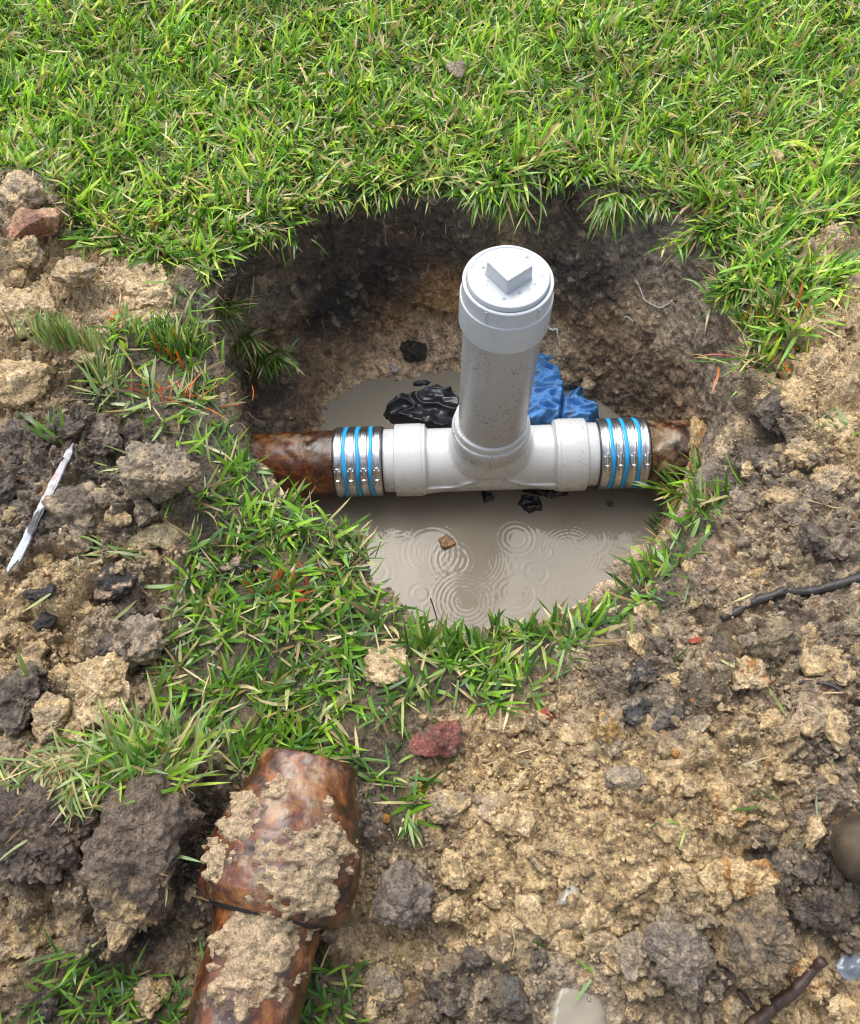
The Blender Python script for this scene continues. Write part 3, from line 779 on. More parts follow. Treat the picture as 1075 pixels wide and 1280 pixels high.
def iron(s, label):
    c = rig_empty('cast_iron_pipe'); tag(c, label, 'iron pipe', 'cast iron drain pipes in the hole')
    n = 90; xs = np.linspace(.24, .56, 110); a = np.linspace(0, 2 * np.pi, n, endpoint=False)
    A, X = np.meshgrid(a, xs); A = A.ravel(); X = X.ravel()
    P = np.stack([s * X, .0575 * np.cos(A), .0575 * np.sin(A)], 1)
    amp = .0045 if s > 0 else .0028
    r = .0575 + amp * fbm(P, .03, 4, 15) - (0.001 if s > 0 else 0)
    P = np.stack([s * X, r * np.cos(A), r * np.sin(A)], 1)
    part('pipe_wall', P, [grid_faces(n, len(xs), True)], M['rust_clay' if s > 0 else 'rust_left'], c)
    return c
iron_l = iron(-1, 'rusty cast iron pipe coming out of the left side of the hole')
iron_r = iron(1, 'rough rusty cast iron pipe entering the right wall of the hole with flaking crust')

# ------------------------------------------------------------------ soil lumps
def ico(sub):
    bm = bmesh.new(); bmesh.ops.create_icosphere(bm, subdivisions=sub, radius=1)
    V = np.array([v.co[:] for v in bm.verts]); F_ = np.array([[v.index for v in f.verts] for f in bm.faces]); bm.free(); return V, F_
ICO = {k: ico(k) for k in (1, 2, 3, 4, 5, 6)}

def lump_mesh(name, dims, seed, sub=4, facet=0.25, rough=1.0, col=TAN, col2=None, crumb=.10):
    """an irregular clod: dims are full sizes in metres"""
    V, Fc = ICO[sub]; V = V.copy(); rs = np.random.default_rng(seed)
    # a few cutting planes give it broken faces
    for k in range(9):
        d = rs.normal(size=3); d /= np.linalg.norm(d); h = rs.uniform(.45, .85)
        s = V @ d; V = V - np.outer(np.clip(s - h, 0, None) * min(facet * 3.4, 1), d)
    s = np.array(dims) / 2
    Q = V * s
    sz = float(np.mean(s)); off = seed * .37
    Nn = V / (np.linalg.norm(V, axis=1)[:, None] + 1e-9)
    d = sz * (.20 * fbm(Q + off, sz * .9, 3, seed % 50))
    f1, f2, cid = worley(Q + off, max(sz * .5, .012), seed % 40)
    g1, g2, cid2 = worley(Q + off, .0085, seed % 40 + 3)
    w_ = Q + off + .006 * np.stack([perlin(Q + off, .018, 1), perlin(Q + off, .018, 2), perlin(Q + off, .018, 3)], 1)
    am = min(1.0, sz / .018)
    d = d + am * rough * (crumb * sz * sstep(0, .4, f2 - f1) * cid + .0075 * (billow(w_, .022, 3, seed % 30 + 2, .6) - .35) + .0035 * (billow(Q + off, .007, 2, 9) - .3))
    Q = Q + Nn * d[:, None]
    c = np.array(col)[None] * (.75 + .5 * cid2[:, None])
    if col2 is not None:
        m = sstep(.0, .35, fbm(Q + off, sz * .8, 3, 77))[:, None]; c = c * (1 - m) + np.array(col2) * m * (.75 + .5 * cid2[:, None])
    return Q, Fc, c, rs

BIG_PROUD = {(499, 1122), (848, 1196), (935, 1160), (52, 294), (198, 605)}
def clod(px, py, wpx, hpx, col, label, name='soil_clod', cat='soil clod', col2=None, sub=4, tall=.65, rot=0, sink=.38, seed=None, facet=.25, rough=1.0, mat='clod', group=None, crumb=.10, lift=0):
    k = ppm(px, py); p, nr = hit(px, py); seed = seed or int(px * 7 + py * 13) % 9973
    W, H = wpx * k, hpx * k
    if (px, py) in BIG_PROUD: sink = .18
    T = tall * min(W, H)
    Q, Fc, c, rs = lump_mesh(name, (W, H, T), seed, sub, facet, rough, col, col2, crumb)
    me = mesh_np(name, Q, [Fc], c)
    o = add(name, me, M[mat]); o.rotation_euler = (RNG.uniform(-.1, .1), RNG.uniform(-.1, .1), rad(rot))
    o.location = (p[0], p[1], p[2] + T * (.5 - sink) + lift)
    tag(o, label, cat, group)
    return o

CLODS = [
    # px, py, w, h, colour, colour2, rot, tall, label
    (180, 362, 108, 88, LTAN, TAN, 5, .42, 'pale tan flat topped lump of sand below the lawn edge at upper left'),
    (128, 870, 84, 104, LTAN, TAN, 8, .42, 'pale tan cracked slab of clay left of the grass strip'),
    (198, 605, 100, 92, GREY, TANG, -10, .7, 'large grey brown lump beside the grass left of the iron pipe'),
    (96, 640, 78, 84, DGREY, TANG, 15, .6, 'dark brown lump just right of the white splinter'),
    (82, 540, 60, 46, DGREY, DARK, 0, .7, 'small glossy dark clod above the tip of the white splinter'),
    (128, 545, 48, 56, DGREY, GREY, 20, .7, 'dark upright clod between the splinter tip and the grass'),
    (30, 248, 60, 66, TANG, TAN, 10, .7, 'greyish tan lump at the left edge above the brick'),
    (30, 318, 50, 50, TAN, TANG, 0, .6, 'tan crumbly lump directly under the brick at left'),
    (95, 345, 58, 50, TAN, TANG, 30, .6, 'tan crumbly lump between the brick and the flat sand lump'),
    (40, 390, 74, 60, TAN, LTAN, 0, .6, 'tan lump at the left edge above the small upright grass tuft'),
    (24, 480, 80, 70, TAN, LTAN, 0, .6, 'light tan rounded lump at the left edge below the small upright tuft'),
    (18, 560, 56, 60, DGREY, DARK, 0, .7, 'dark wet lump at the left edge level with the splinter tip'),
    (145, 733, 54, 58, (.03, .024, .022), PINK, 20, .6, 'charred black clod with pinkish patches left of the grass strip'),
    (298, 712, 50, 30, (.03, .026, .026), PINK, 10, .7, 'charred black clod lying in the grass strip'),
    (52, 742, 36, 22, (.03, .027, .03), DARK, 0, .7, 'small black clod under the lower end of the white splinter'),
    (62, 770, 46, 20, (.03, .027, .03), DARK, 40, .6, 'small black elongated clod left of the charred clod'),
    (172, 800, 70, 62, GREY, PINK, 0, .6, 'pinkish grey crumbly clod between the charred clod and the cracked slab'),
    (65, 900, 46, 60, TANG, TAN, 0, .6, 'narrow tan clod left of the cracked clay slab'),
    (25, 870, 60, 90, DGREY, DARK, 0, .6, 'dark lump at the left edge beside the cracked clay slab'),
    (499, 1122, 74, 72, (.17, .135, .105), (.23, .18, .135), 20, .85, 'round grey clod right of the hub of the loose iron pipe'),
    (462, 1035, 56, 40, DGREY, GREY, -10, .6, 'dark grey clod touching the right side of the iron pipe hub'),
    (848, 1196, 92, 78, (.20, .16, .125), GREY, -35, .6, 'grey pitted clod lower right with a black speck'),
    (935, 1160, 112, 120, (.24, .17, .095), DGREY, -20, .62, 'big brown block of clay with dark top above the lower black stick'),
    (925, 1098, 92, 46, TAN, ORANGE, -8, .7, 'tan striped block of clay lying behind the big brown block'),
    (965, 800, 66, 46, (.27, .2, .115), (.22, .17, .1), 0, .7, 'rounded tan clod just below the long black stick'),
    (938, 845, 52, 46, LTAN, ORANGE, 20, .6, 'pale tan clod with rusty streaks under the rounded tan clod'),
    (946, 722, 36, 26, (.32, .22, .09), TAN, 0, .7, 'small yellowish clod above the left end of the long black stick'),
    (640, 905, 76, 46, LTAN, TAN, 20, .55, 'pale flat clod right of the red lump'),
    (762, 918, 44, 58, TANG, (.36, .22, .06), 0, .6, 'tan clod with a yellow corner below the dark clods at centre right'),
    (800, 845, 60, 34, (.05, .045, .043), GREY, 0, .7, 'dark grey clod between the grass tip and the small red chip'),
    (792, 893, 40, 44, (.055, .05, .047), GREY, 0, .7, 'black and grey clod in the middle of the right hand mud'),
    (845, 900, 50, 48, (.11, .095, .08), GREY, 30, .6, 'smooth grey clod right of the black and grey clod'),
    (905, 1000, 42, 66, TAN, ORANGE, 25, .6, 'tall tan clod with orange stain left of the handle end'),
    (1000, 505, 74, 56, TAN, TANG, 5, .7, 'tan crumbly clod below the orange painted grass at right'),
    (1046, 545, 66, 52, TAN, LTAN, -15, .7, 'tan clod at the right edge behind the dark clod'),
    (965, 520, 62, 60, DARK, DGREY, 0, .6, 'dark brown topsoil lump beside the right rim of the hole'),
    (1012, 570, 52, 44, TAN, TANG, -20, .7, 'tan clod lying against the lower side of the dark topsoil lump'),
    (1040, 600, 60, 44, TANG, TAN, 20, .7, 'brownish tan clod at the right edge under the tan ones'),
    (940, 588, 30, 24, LTAN, TAN, 0, .7, 'small pale clod below the dark topsoil lump'),
    (990, 640, 44, 36, GREY, TANG, 0, .7, 'grey brown clod above the thin pale grass stem at right'),
    (1045, 690, 50, 40, GREY, DGREY, 0, .7, 'grey clod at the right edge above the long black stick'),
    (900, 725, 44, 36, PINK, TANG, 0, .6, 'pinkish clod left of the long black stick'),
    (1042, 795, 46, 36, DGREY, GREY, 0, .7, 'dark clod at the right edge below the long black stick'),
    (1010, 900, 54, 40, TANG, TAN, 0, .6, 'tan clod at the right under the thin dark twig'),
    (560, 1010, 50, 42, TANG, TAN, 0, .6, 'tan clod below the red lump'),
    (620, 1010, 46, 38, TANG, LTAN, 30, .6, 'tan clod right of the one below the red lump'),
    (570, 1085, 44, 44, TAN, LTAN, 0, .7, 'upright tan clod right of the round grey clod'),
    (480, 1230, 60, 46, GREY, TAN, 0, .6, 'grey tan clod at the bottom right of the loose pipe'),
    (640, 1245, 52, 50, DGREY, (.12, .11, .1), 0, .6, 'dark wet clod left of the lowest puddle'),
    (440, 1090, 44, 70, TAN, LTAN, -20, .7, 'tan crusty mud piled against the right side of the loose pipe'),
    (488, 834, 74, 66, LTAN, TAN, 0, .35, 'bare pale sand lump surrounded by grass in front of the hole'),
    (715, 738, 34, 26, TANG, GREY, 0, .7, 'small clod at the water edge of the front rim'),
    (798, 705, 70, 44, PINK, GREY, 30, .6, 'pinkish brown clod on the right front rim of the hole'),
    (190, 1245, 44, 44, TAN, TANG, 0, .8, 'tan crumb cluster beside the lower end of the loose pipe'),
    (742, 712, 56, 50, TANG, PINK, 30, .7, 'tan clod sitting on the right front rim at the edge of the water'),
    (62, 1250, 36, 36, DARK, DGREY, 0, .8, 'small dark clod in the bottom left grass'),
    (30, 1170, 70, 50, TAN, TANG, 0, .6, 'tan clod at the lower left edge'),
    (90, 1150, 60, 50, TANG, TAN, 0, .6, 'tan grey clod between the sods at lower left'),
    (20, 940, 56, 44, TANG, TAN, 0, .6, 'tan clod at the left edge above the lower sod'),
    (750, 1180, 46, 36, TANG, TAN, 0, .5, 'low tan clod above the lowest puddle'),
    (1010, 1215, 60, 40, TAN, ORANGE, -20, .6, 'tan clod right of the lower black stick'),
    (1020, 1130, 56, 60, DGREY, DARK, 0, .6, 'dark clod under the handle end at right'),
]
for (px, py, w_, h_, c1, c2, rot, tall, lab) in CLODS:
    clod(px, py, w_, h_, c1, lab, col2=c2, rot=rot, tall=tall, sub=6 if max(w_, h_) > 84 else 5)
def small_clods():
    kinds = [('tan', TAN, LTAN), ('grey brown', GREY, TANG), ('dark', DGREY, DARK)]
    protos = {}
    for nm, c1, c2 in kinds:
        for q in range(4):
            Q, Fc, c, rs = lump_mesh('soil_clod', (.040, .032, .024), 300 + q * 17 + len(nm), 4, .3, 1.0, c1, c2, .12); protos[nm, q] = mesh_np('soil_clod', Q, [Fc], c)
            protos[nm, q].materials.append(M['clod'])
    zones_ = [('in the dug soil right of and below the hole', [(870, 620), (1070, 560), (1070, 1270), (460, 1270), (520, 1000), (690, 870), (850, 720)], 130, (.5, .32, .18)),
              ('in the dug soil on the left bank', [(5, 330), (110, 340), (140, 420), (130, 520), (215, 700), (190, 880), (60, 960), (5, 960)], 55, (.5, .3, .2))]
    taken = [(c[0], c[1]) for c in CLODS]
    taken += [(684, 893), (868, 802), (632, 1242), (866, 876), (842, 942), (1045, 1205), (1068, 1200), (1068, 1215), (1045, 1070), (1060, 1095), (1060, 1050), (885, 668), (930, 1284), (960, 1258), (985, 1238), (1010, 1212), (640, 1180), (635, 948)]
    taken += [(898 + 21 * q, 776 - 6.2 * q) for q in range(9)] + [(965, 876), (985, 862), (1005, 852), (1030, 856), (1055, 868), (1008, 627), (1040, 636), (1065, 640), (18 + 10 * 0, 716)] + [(20 + 15 * q, 716 - 30 * q) for q in range(6)]
    marks = [(990, 745, 'beside the long black stick at right'), (499, 1122, 'around the round grey clod by the loose pipe'), (565, 960, 'below the dark red lump'), (925, 1150, 'around the big brown block'),
             (1040, 1075, 'around the handle end'), (716, 1250, 'beside the lowest puddle'), (712, 1114, 'around the tiny puddle'), (1020, 870, 'around the thin dark twig at right'), (800, 870, 'around the black clods at centre right'),
             (900, 660, 'behind the grass of the right rim'), (1020, 560, 'between the right rim and the edge of the photo'), (840, 1000, 'on the tan mud left of the handle end'), (55, 640, 'around the white splinter'), (52, 330, 'around the brick fragment'), (120, 890, 'around the cracked clay slab'),
             (145, 733, 'around the charred clod'), (50, 440, 'below the small upright pale tuft'), (680, 920, 'around the small red chip')]
    for where, poly, n, pr in zones_:
        pl = np.array(poly, float); x0, y0 = pl.min(0); x1, y1 = pl.max(0); k = 0; tries = 0
        while k < n and tries < 4000:
            tries += 1; px, py = RNG.uniform(x0, x1), RNG.uniform(y0, y1)
            if not in_poly(np.array([[px, py]]), pl)[0] or min(np.hypot(px - a, py - b) for a, b in taken) < 24 or (np.hypot((px - 740) / 85, (py - 1050) / 75) < 1 and RNG.uniform() < .75) or (np.hypot(px - 716, py - 1255) < 60) or np.hypot(px - 712, py - 1114) < 30: continue
            p, nr = hit(px, py)
            if grassy(p[None, :2])[0] > -.005: continue
            taken.append((px, py)); nm = kinds[RNG.choice(3, p=pr)][0]
            # keep the soil of the place: dark clods where it is dark
            lum = float(colour_field(p[None])[0, 0]); nm = ('tan' if RNG.uniform() < .94 else 'grey brown') if lum > .42 else nm if lum > .18 else ('dark' if RNG.uniform() < .6 else 'grey brown')
            o = add('soil_clod', protos[nm, int(RNG.integers(4))]); sc = RNG.uniform(.45, 1.15) ; o.scale = (sc * RNG.uniform(.8, 1.3), sc * RNG.uniform(.8, 1.3), sc * .85)
            o.rotation_euler = (RNG.uniform(-.5, .5), RNG.uniform(-.5, .5), RNG.uniform(0, 6.28)); o.location = (p[0], p[1], p[2] - .0035 * sc)
            mk = min(marks, key=lambda m: np.hypot(px - m[0], py - m[1]))[2]
            tag(o, 'small ' + nm + ' clod ' + mk, 'soil clod', 'small ' + nm + ' clods ' + mk); k += 1
small_clods()
# other materials lying about
clod(52, 294, 78, 66, (.30, .13, .07), 'broken piece of reddish brick at the left edge below the lawn', 'brick_fragment', 'brick fragment', (.46, .27, .15), 5, .75, -8, .1, facet=.32, rough=.35, crumb=.02)
clod(551, 932, 76, 62, (.26, .085, .060), 'dark red muddy lump at the end of the grass strip', 'red_clay_lump', 'clay lump', (.16, .10, .07), 5, .8, -15, .15, facet=.3, rough=.3)
clod(197, 676, 66, 40, (.34, .27, .15), 'flat khaki stone with a clean broken face left of the grass strip', 'flat_stone', 'stone', (.42, .34, .2), 5, .6, 12, .15, facet=.32, rough=.3, crumb=.02)
clod(684, 893, 16, 26, (.42, .06, .03), 'small bright red chip of brick right of the red lump', 'brick_chip', 'brick chip', None, 4, .5, -25, 0, facet=.3, rough=.12, crumb=0)
clod(868, 802, 18, 8, (.42, .07, .03), 'tiny red fragment below the left end of the long black stick', 'brick_chip', 'brick chip', None, 2, .8, 20, 0, facet=.3, rough=.3)
clod(483, 1024, 11, 11, (.45, .20, .02), 'small orange pebble beside the loose iron pipe', 'pebble', 'pebble', None, 3, .9, 0, 0, rough=.1, facet=.05, crumb=0)
clod(525, 984, 14, 16, (.42, .2, .04), 'small orange brown pebble under the red lump', 'pebble', 'pebble', None, 3, .8, 0, 0, rough=.3)
clod(632, 1242, 13, 10, (.5, .22, .08), 'small orange pebble left of the lowest puddle', 'pebble', 'pebble', None, 3, .8, 0, 0, rough=.3)
clod(866, 876, 12, 9, (.45, .2, .07), 'small orange pebble in the grey mud at centre right', 'pebble', 'pebble', None, 3, .8, 0, 0, rough=.3)
clod(842, 942, 10, 16, (.5, .22, .05), 'tiny orange pebble above the tan trampled mud', 'pebble', 'pebble', None, 3, .8, 0, 0, rough=.3)
clod(568, 103, 24, 26, (.30, .24, .16), 'brownish crumb of soil lying in the upper lawn', 'soil_crumb', 'soil crumb', None, 3, .5, 0, 0, lift=.02)
clod(963, 212, 20, 22, (.5, .36, .18), 'tan crumb of soil lying in the lawn at upper right', 'soil_crumb', 'soil crumb', None, 3, .6, 0, 0, lift=.02)
clod(885, 668, 7, 7, (.6, .56, .48), 'tiny white pebble beside the grass on the right rim', 'pebble', 'pebble', None, 2, .9, 0, 0, rough=.1, crumb=0)

# loose crumbs over all the dug soil: nobody could count them
def crumbs():
    Vs = []; Fs = []; Cs = []; off = 0
    protos = []
    for k in range(14):
        sub = 2
        V, Fc = ICO[sub]; rs = np.random.default_rng(900 + k); Nn = V.copy()
        for q in range(7):
            d = rs.normal(size=3); d /= np.linalg.norm(d); h = rs.uniform(.35, .8); V = V - np.outer(np.clip(V @ d - h, 0, None), d)
        V = V * rs.uniform(.65, 1.35, 3); V = V + Nn * (.75 * fbm(V + k, .8, 3, k))[:, None]
        protos.append(V)
    Fc2 = ICO[2][1]
    V1, Fc1 = ICO[1]
    protos1 = [V1 * np.random.default_rng(k).uniform(.7, 1.25, 3) + .3 * np.random.default_rng(k + 5).normal(size=V1.shape) for k in range(14)]
    Q, sp, wl, Nn = GD['Q'], GD['spoil'], GD['wall'], None
    cand = np.where((sp > .6))[0]
    # sample by area: the mesh is finer near the hole, so weight by distance
    r = np.hypot(Q[cand, 0] - CX, Q[cand, 1] - CY); wt = r * (0.2 + sstep(-.4, .5, perlin(Q[cand], .07, 17))); 
    wt *= (Q[cand, 1] > -.12) * (np.abs(Q[cand, 0]) < .75)
    wt /= wt.sum()
    def place(n, smin, smax, pr, Fc, ids, powr, wts):
        nonlocal off
        ii = RNG.choice(ids, n, p=wts)
        P = Q[ii] + RNG.normal(0, .0012, (n, 3))
        s = smin * (smax / smin) ** (RNG.uniform(0, 1, n) ** powr)
        c = colour_field(P, .03) * RNG.uniform(.6, 1.4, (n, 1))
        # some carry another soil's colour
        u = RNG.uniform(0, 1, n); pal = np.array([TAN, GREY, DGREY, LTAN, DARK, ORANGE])
        k = RNG.choice(6, n, p=[.32, .22, .18, .17, .09, .02]); c = np.where((u < .42)[:, None], pal[k] * .55 + c * .45, c)
        for j in range(n):
            V = pr[RNG.integers(len(pr))] * s[j]
            q = Euler(RNG.uniform(0, 6.28, 3)).to_matrix(); V = V @ np.array(q).T
            V[:, 2] = V[:, 2] * .8
            Vs.append(V + P[j] + np.array([0, 0, s[j] * .15])); Fs.append(Fc + off); Cs.append(np.tile(c[j], (len(V), 1))); off += len(V)
    place(4200, .0026, .0090, protos, Fc2, cand, 2.4, wt)
    place(20000, .0010, .0034, protos1, Fc1, cand, 1.3, wt)
    cw = np.where((wl > .5) & (Q[:, 2] > ZW))[0]
    place(3500, .0009, .0035, protos1, Fc1, cw, 1.6, None)
    me = mesh_np('loose_soil_crumbs', np.concatenate(Vs), [np.concatenate(Fs)], np.concatenate(Cs))
    tag(add('loose_soil_crumbs', me, M['clod']), 'loose wet crumbs of tan and grey soil scattered over the dug ground', 'soil crumbs', kind='stuff')
crumbs()

# ------------------------------------------------------------------ grass
GREENS = np.array([(.17, .35, .022), (.27, .47, .040), (.095, .23, .020), (.40, .54, .085), (.19, .39, .06), (.06, .16, .018)])
DEEP = np.array([(.075, .16, .018), (.12, .24, .025), (.17, .30, .04), (.045, .11, .018), (.09, .20, .05)])
STRAW = np.array([(.55, .45, .24), (.36, .27, .12), (.42, .46, .17), (.27, .19, .09)])
PAINT = np.array([(.55, .085, .015), (.42, .07, .02), (.6, .16, .04)])
def blades(base, az, tilt, bend, L, W, col, seg=4, tipc=None, sway=None):
    n = len(base); a = tilt.copy(); P = [base.copy()]
    az_ = az.copy()
    for s in range(seg):
        a = np.minimum(tilt + bend * (s + .5) / seg, 2.9)
        if sway is not None: az_ = az_ + sway / seg
        d = np.stack([np.cos(az_) * np.sin(a), np.sin(az_) * np.sin(a), np.cos(a)], 1)
        P.append(P[-1] + d * (L / seg)[:, None])
    tw = RNG.uniform(-.7, .7, n)
    s0 = np.stack([-np.sin(az), np.cos(az), np.zeros(n)], 1); s1 = np.cross(np.stack([np.cos(az) * np.sin(a), np.sin(az) * np.sin(a), np.cos(a)], 1), s0)
    side = s0 * np.cos(tw)[:, None] + s1 * np.sin(tw)[:, None]
    prof = np.interp(np.linspace(0, 1, seg + 1), [0, .25, .6, .85, 1], [.65, 1, .92, .55, 0])
    V = []; C = []
    for k in range(seg):
        h = side * (W * prof[k] / 2)[:, None]; V += [P[k] - h, P[k] + h]
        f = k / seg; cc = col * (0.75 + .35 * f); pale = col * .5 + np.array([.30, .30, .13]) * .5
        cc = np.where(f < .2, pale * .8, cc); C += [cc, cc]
    V.append(P[seg]); C.append(col * 1.1 if tipc is None else tipc)
    m = 2 * seg + 1
    V = np.stack(V, 1).reshape(-1, 3); C = np.stack(C, 1).reshape(-1, 3)
    o = np.arange(n)[:, None] * m
    quads = np.concatenate([o + np.array([[2 * k, 2 * k + 1, 2 * k + 3, 2 * k + 2]]) for k in range(seg - 1)])
    tri = o + np.array([[2 * seg - 2, 2 * seg - 1, 2 * seg]])
    return V, quads, tri, C

class GrassBag:
    def __init__(s): s.V = []; s.q = []; s.t = []; s.C = []; s.off = 0
    def add(s, *a, **k):
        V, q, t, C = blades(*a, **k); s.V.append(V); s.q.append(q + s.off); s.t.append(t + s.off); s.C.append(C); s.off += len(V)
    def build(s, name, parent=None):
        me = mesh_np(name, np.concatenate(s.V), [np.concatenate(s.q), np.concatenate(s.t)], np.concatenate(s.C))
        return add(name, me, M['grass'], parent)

def pick(n, pal, straw=.1, palS=STRAW, jit=.25):
    c = pal[RNG.integers(len(pal), size=n)]; s = RNG.uniform(size=n) < straw
    c = np.where(s[:, None], palS[RNG.integers(len(palS), size=n)], c)
    return c * RNG.uniform(1 - jit, 1 + jit, (n, 1))

def surf(P2):
    z = np.empty(len(P2)); 
    for i, (x, y) in enumerate(P2): z[i] = drop(x, y)[0]
    return z

def rim_gap(P2):
    d = P2 - C0; return np.hypot(d[:, 0], d[:, 1]) - Rr(np.arctan2(d[:, 1], d[:, 0]))

def scatter(zn, dens, bbox, edge=0.0, jitter=.02):
    x0, x1, y0, y1 = bbox; n = int((x1 - x0) * (y1 - y0) * dens)
    P = np.stack([RNG.uniform(x0, x1, n), RNG.uniform(y0, y1, n)], 1)
    P3 = np.c_[P, np.zeros(n)]
    s = sd_poly(P, zone[zn]) + jitter * fbm(P3, .05, 2, 5)
    keep = (s > edge) & (rim_gap(P) > 0.002)
    return P[keep], s[keep]

lawn = GrassBag()
P, s = scatter('LAWN', 27000, (-1.25, 1.25, .72, 2.35), edge=-.004, jitter=.018)
# thin out what lies outside the picture
zz = surf(P)
n = len(P); P3 = np.c_[P, zz + .0]
tuf = fbm(P3, .045, 2, 33); dirn = 3.5 * perlin(P3, .09, 35) 
az = dirn * 1.4 + RNG.normal(0, 1.1, n); 
tilt = np.clip(RNG.normal(.92, .42, n), .05, 1.5); bend = RNG.normal(.55, .4, n)
L = np.clip(RNG.normal(.043, .016, n) * (1 + .45 * tuf), .014, .09); W = RNG.uniform(.0026, .0070, n)
bright = 1.17 * (1 + .3 * perlin(P3, .18, 44))[:, None] * np.array([1.06, 1, .95])
cl = pick(n, GREENS, .17) * bright
lawn.add(P3 - [0, 0, .003], az, tilt, bend, L, W, cl, sway=RNG.normal(0, .5, n))
n9 = 2600; jj = RNG.integers(0, n, n9)          # pale clippings lying on top
lawn.add(P3[jj] + np.c_[np.zeros((n9, 2)), RNG.uniform(.008, .028, n9)], RNG.uniform(0, 6.28, n9), RNG.uniform(1.25, 1.75, n9), RNG.normal(0, .2, n9), RNG.uniform(.015, .05, n9), RNG.uniform(.0015, .0045, n9), pick(n9, STRAW, .5) * 1.1)
# low matted layer
P, s = scatter('LAWN', 13000, (-1.2, 1.2, .72, 2.2), edge=-.004, jitter=.018)
n = len(P); P3 = np.c_[P, surf(P)]
lawn.add(P3 + np.c_[np.zeros((n, 2)), RNG.uniform(-.002, .010, n)], RNG.uniform(0, 6.28, n), RNG.uniform(1.2, 1.6, n), RNG.uniform(-.3, .25, n), RNG.uniform(.02, .05, n), RNG.uniform(.002, .0042, n), pick(n, DEEP, .33))
tag(lawn.build('lawn_grass'), 'bright green wet lawn grass behind the hole', 'grass', kind='stuff')

strip = GrassBag()
P, s = scatter('STRIP', 21000, (-.55, .5, -.02, 1.0), edge=-.002, jitter=.03)
n = len(P); P3 = np.c_[P, surf(P)]
gap = fbm(P3, .045, 3, 66) > .22       # bald spots
mixed = in_poly(P, Gp([(120, 330), (300, 330), (290, 500), (300, 560), (200, 590), (120, 560)]))
_bare = np.zeros(n, bool)
for bx, by, br in [(488, 832, 36), (215, 690, 28), (722, 748, 26), (560, 872, 20), (330, 700, 18), (150, 530, 32), (190, 470, 20), (660, 815, 16), (400, 800, 14), (255, 590, 18), (300, 905, 14)]:
    c_ = G(bx, by)[:2]; _bare |= np.hypot(*(P - c_).T) < br * .00105 * (1 + .3 * perlin(P3, .02, 4))
keep = ~_bare & ~gap & ~(mixed & (RNG.uniform(size=n) < .68)); P, P3, s = P[keep], P3[keep], s[keep]; n = len(P)
az = 3.0 * perlin(P3, .07, 35) * 1.4 + RNG.normal(0, 1.2, n)
tilt = np.clip(RNG.normal(1.05, .35, n), .1, 1.55); bend = RNG.normal(.35, .35, n)
L = np.clip(RNG.normal(.040, .012, n), .014, .07); W = RNG.uniform(.0032, .0064, n)
left = sstep(0.0, .15, C0[0] - .15 - P[:, 0]) 
cl = pick(n, np.concatenate([DEEP, GREENS[:3]]), .15) * (1 + .3 * perlin(P3, .1, 47))[:, None]
strip.add(P3 - [0, 0, .002], az, tilt, bend, L, W, cl, sway=RNG.normal(0, .6, n))
n2 = int(n * .35); jj = RNG.integers(0, n, n2)
strip.add(P3[jj] + np.c_[np.zeros((n2, 2)), RNG.uniform(0, .010, n2)], RNG.uniform(0, 6.28, n2), RNG.uniform(1.25, 1.6, n2), RNG.uniform(-.3, .2, n2), RNG.uniform(.02, .05, n2), RNG.uniform(.002, .0045, n2), pick(n2, DEEP, .35))
for zn, bb in (('LL', (-.6, 0, -.3, .2)), ('LL2', (-.3, .1, -.3, .2))):
    P, s = scatter(zn, 20000, bb, edge=-.004); n = len(P); P3 = np.c_[P, surf(P)]
    strip.add(P3, RNG.uniform(0, 6.28, n), RNG.uniform(.5, 1.4, n), RNG.normal(.3, .3, n), RNG.uniform(.02, .045, n), RNG.uniform(.0022, .0045, n), pick(n, DEEP, .08))
tag(strip.build('trampled_grass_strip'), 'deep green trampled grass around the front of the hole', 'grass', kind='stuff')

# odd blades lying on the dug soil
loose = GrassBag()
cand = np.where((GD['spoil'] > .5))[0]; Qs = GD['Q'][cand]
ok = (np.abs(Qs[:, 0]) < .7) & (Qs[:, 1] > -.12); Qs = Qs[ok]
n = 150; Pp = Qs[RNG.integers(0, len(Qs), n)] + [0, 0, .004]
loose.add(Pp, RNG.uniform(0, 6.28, n), RNG.uniform(1.2, 1.6, n), RNG.normal(0, .3, n), RNG.uniform(.012, .045, n), RNG.uniform(.0015, .004, n), pick(n, DEEP, .5))
wc = np.where((GD['wall'] > .5) & (GD['Q'][:, 2] > -.3))[0]; n = 40
Pp = GD['Q'][wc[RNG.integers(0, len(wc), n)]]; d = C0 - Pp[:, :2]; a = np.arctan2(d[:, 1], d[:, 0])
loose.add(Pp + np.c_[np.cos(a), np.sin(a), np.zeros(n)] * .004, a, RNG.uniform(1.8, 2.6, n), RNG.normal(.2, .2, n), RNG.uniform(.012, .03, n), RNG.uniform(.0008, .0018, n), pick(n, STRAW, .6))
tag(loose.build('scattered_grass_blades'), 'single green and straw coloured blades strewn over the dug soil', 'grass', kind='stuff')

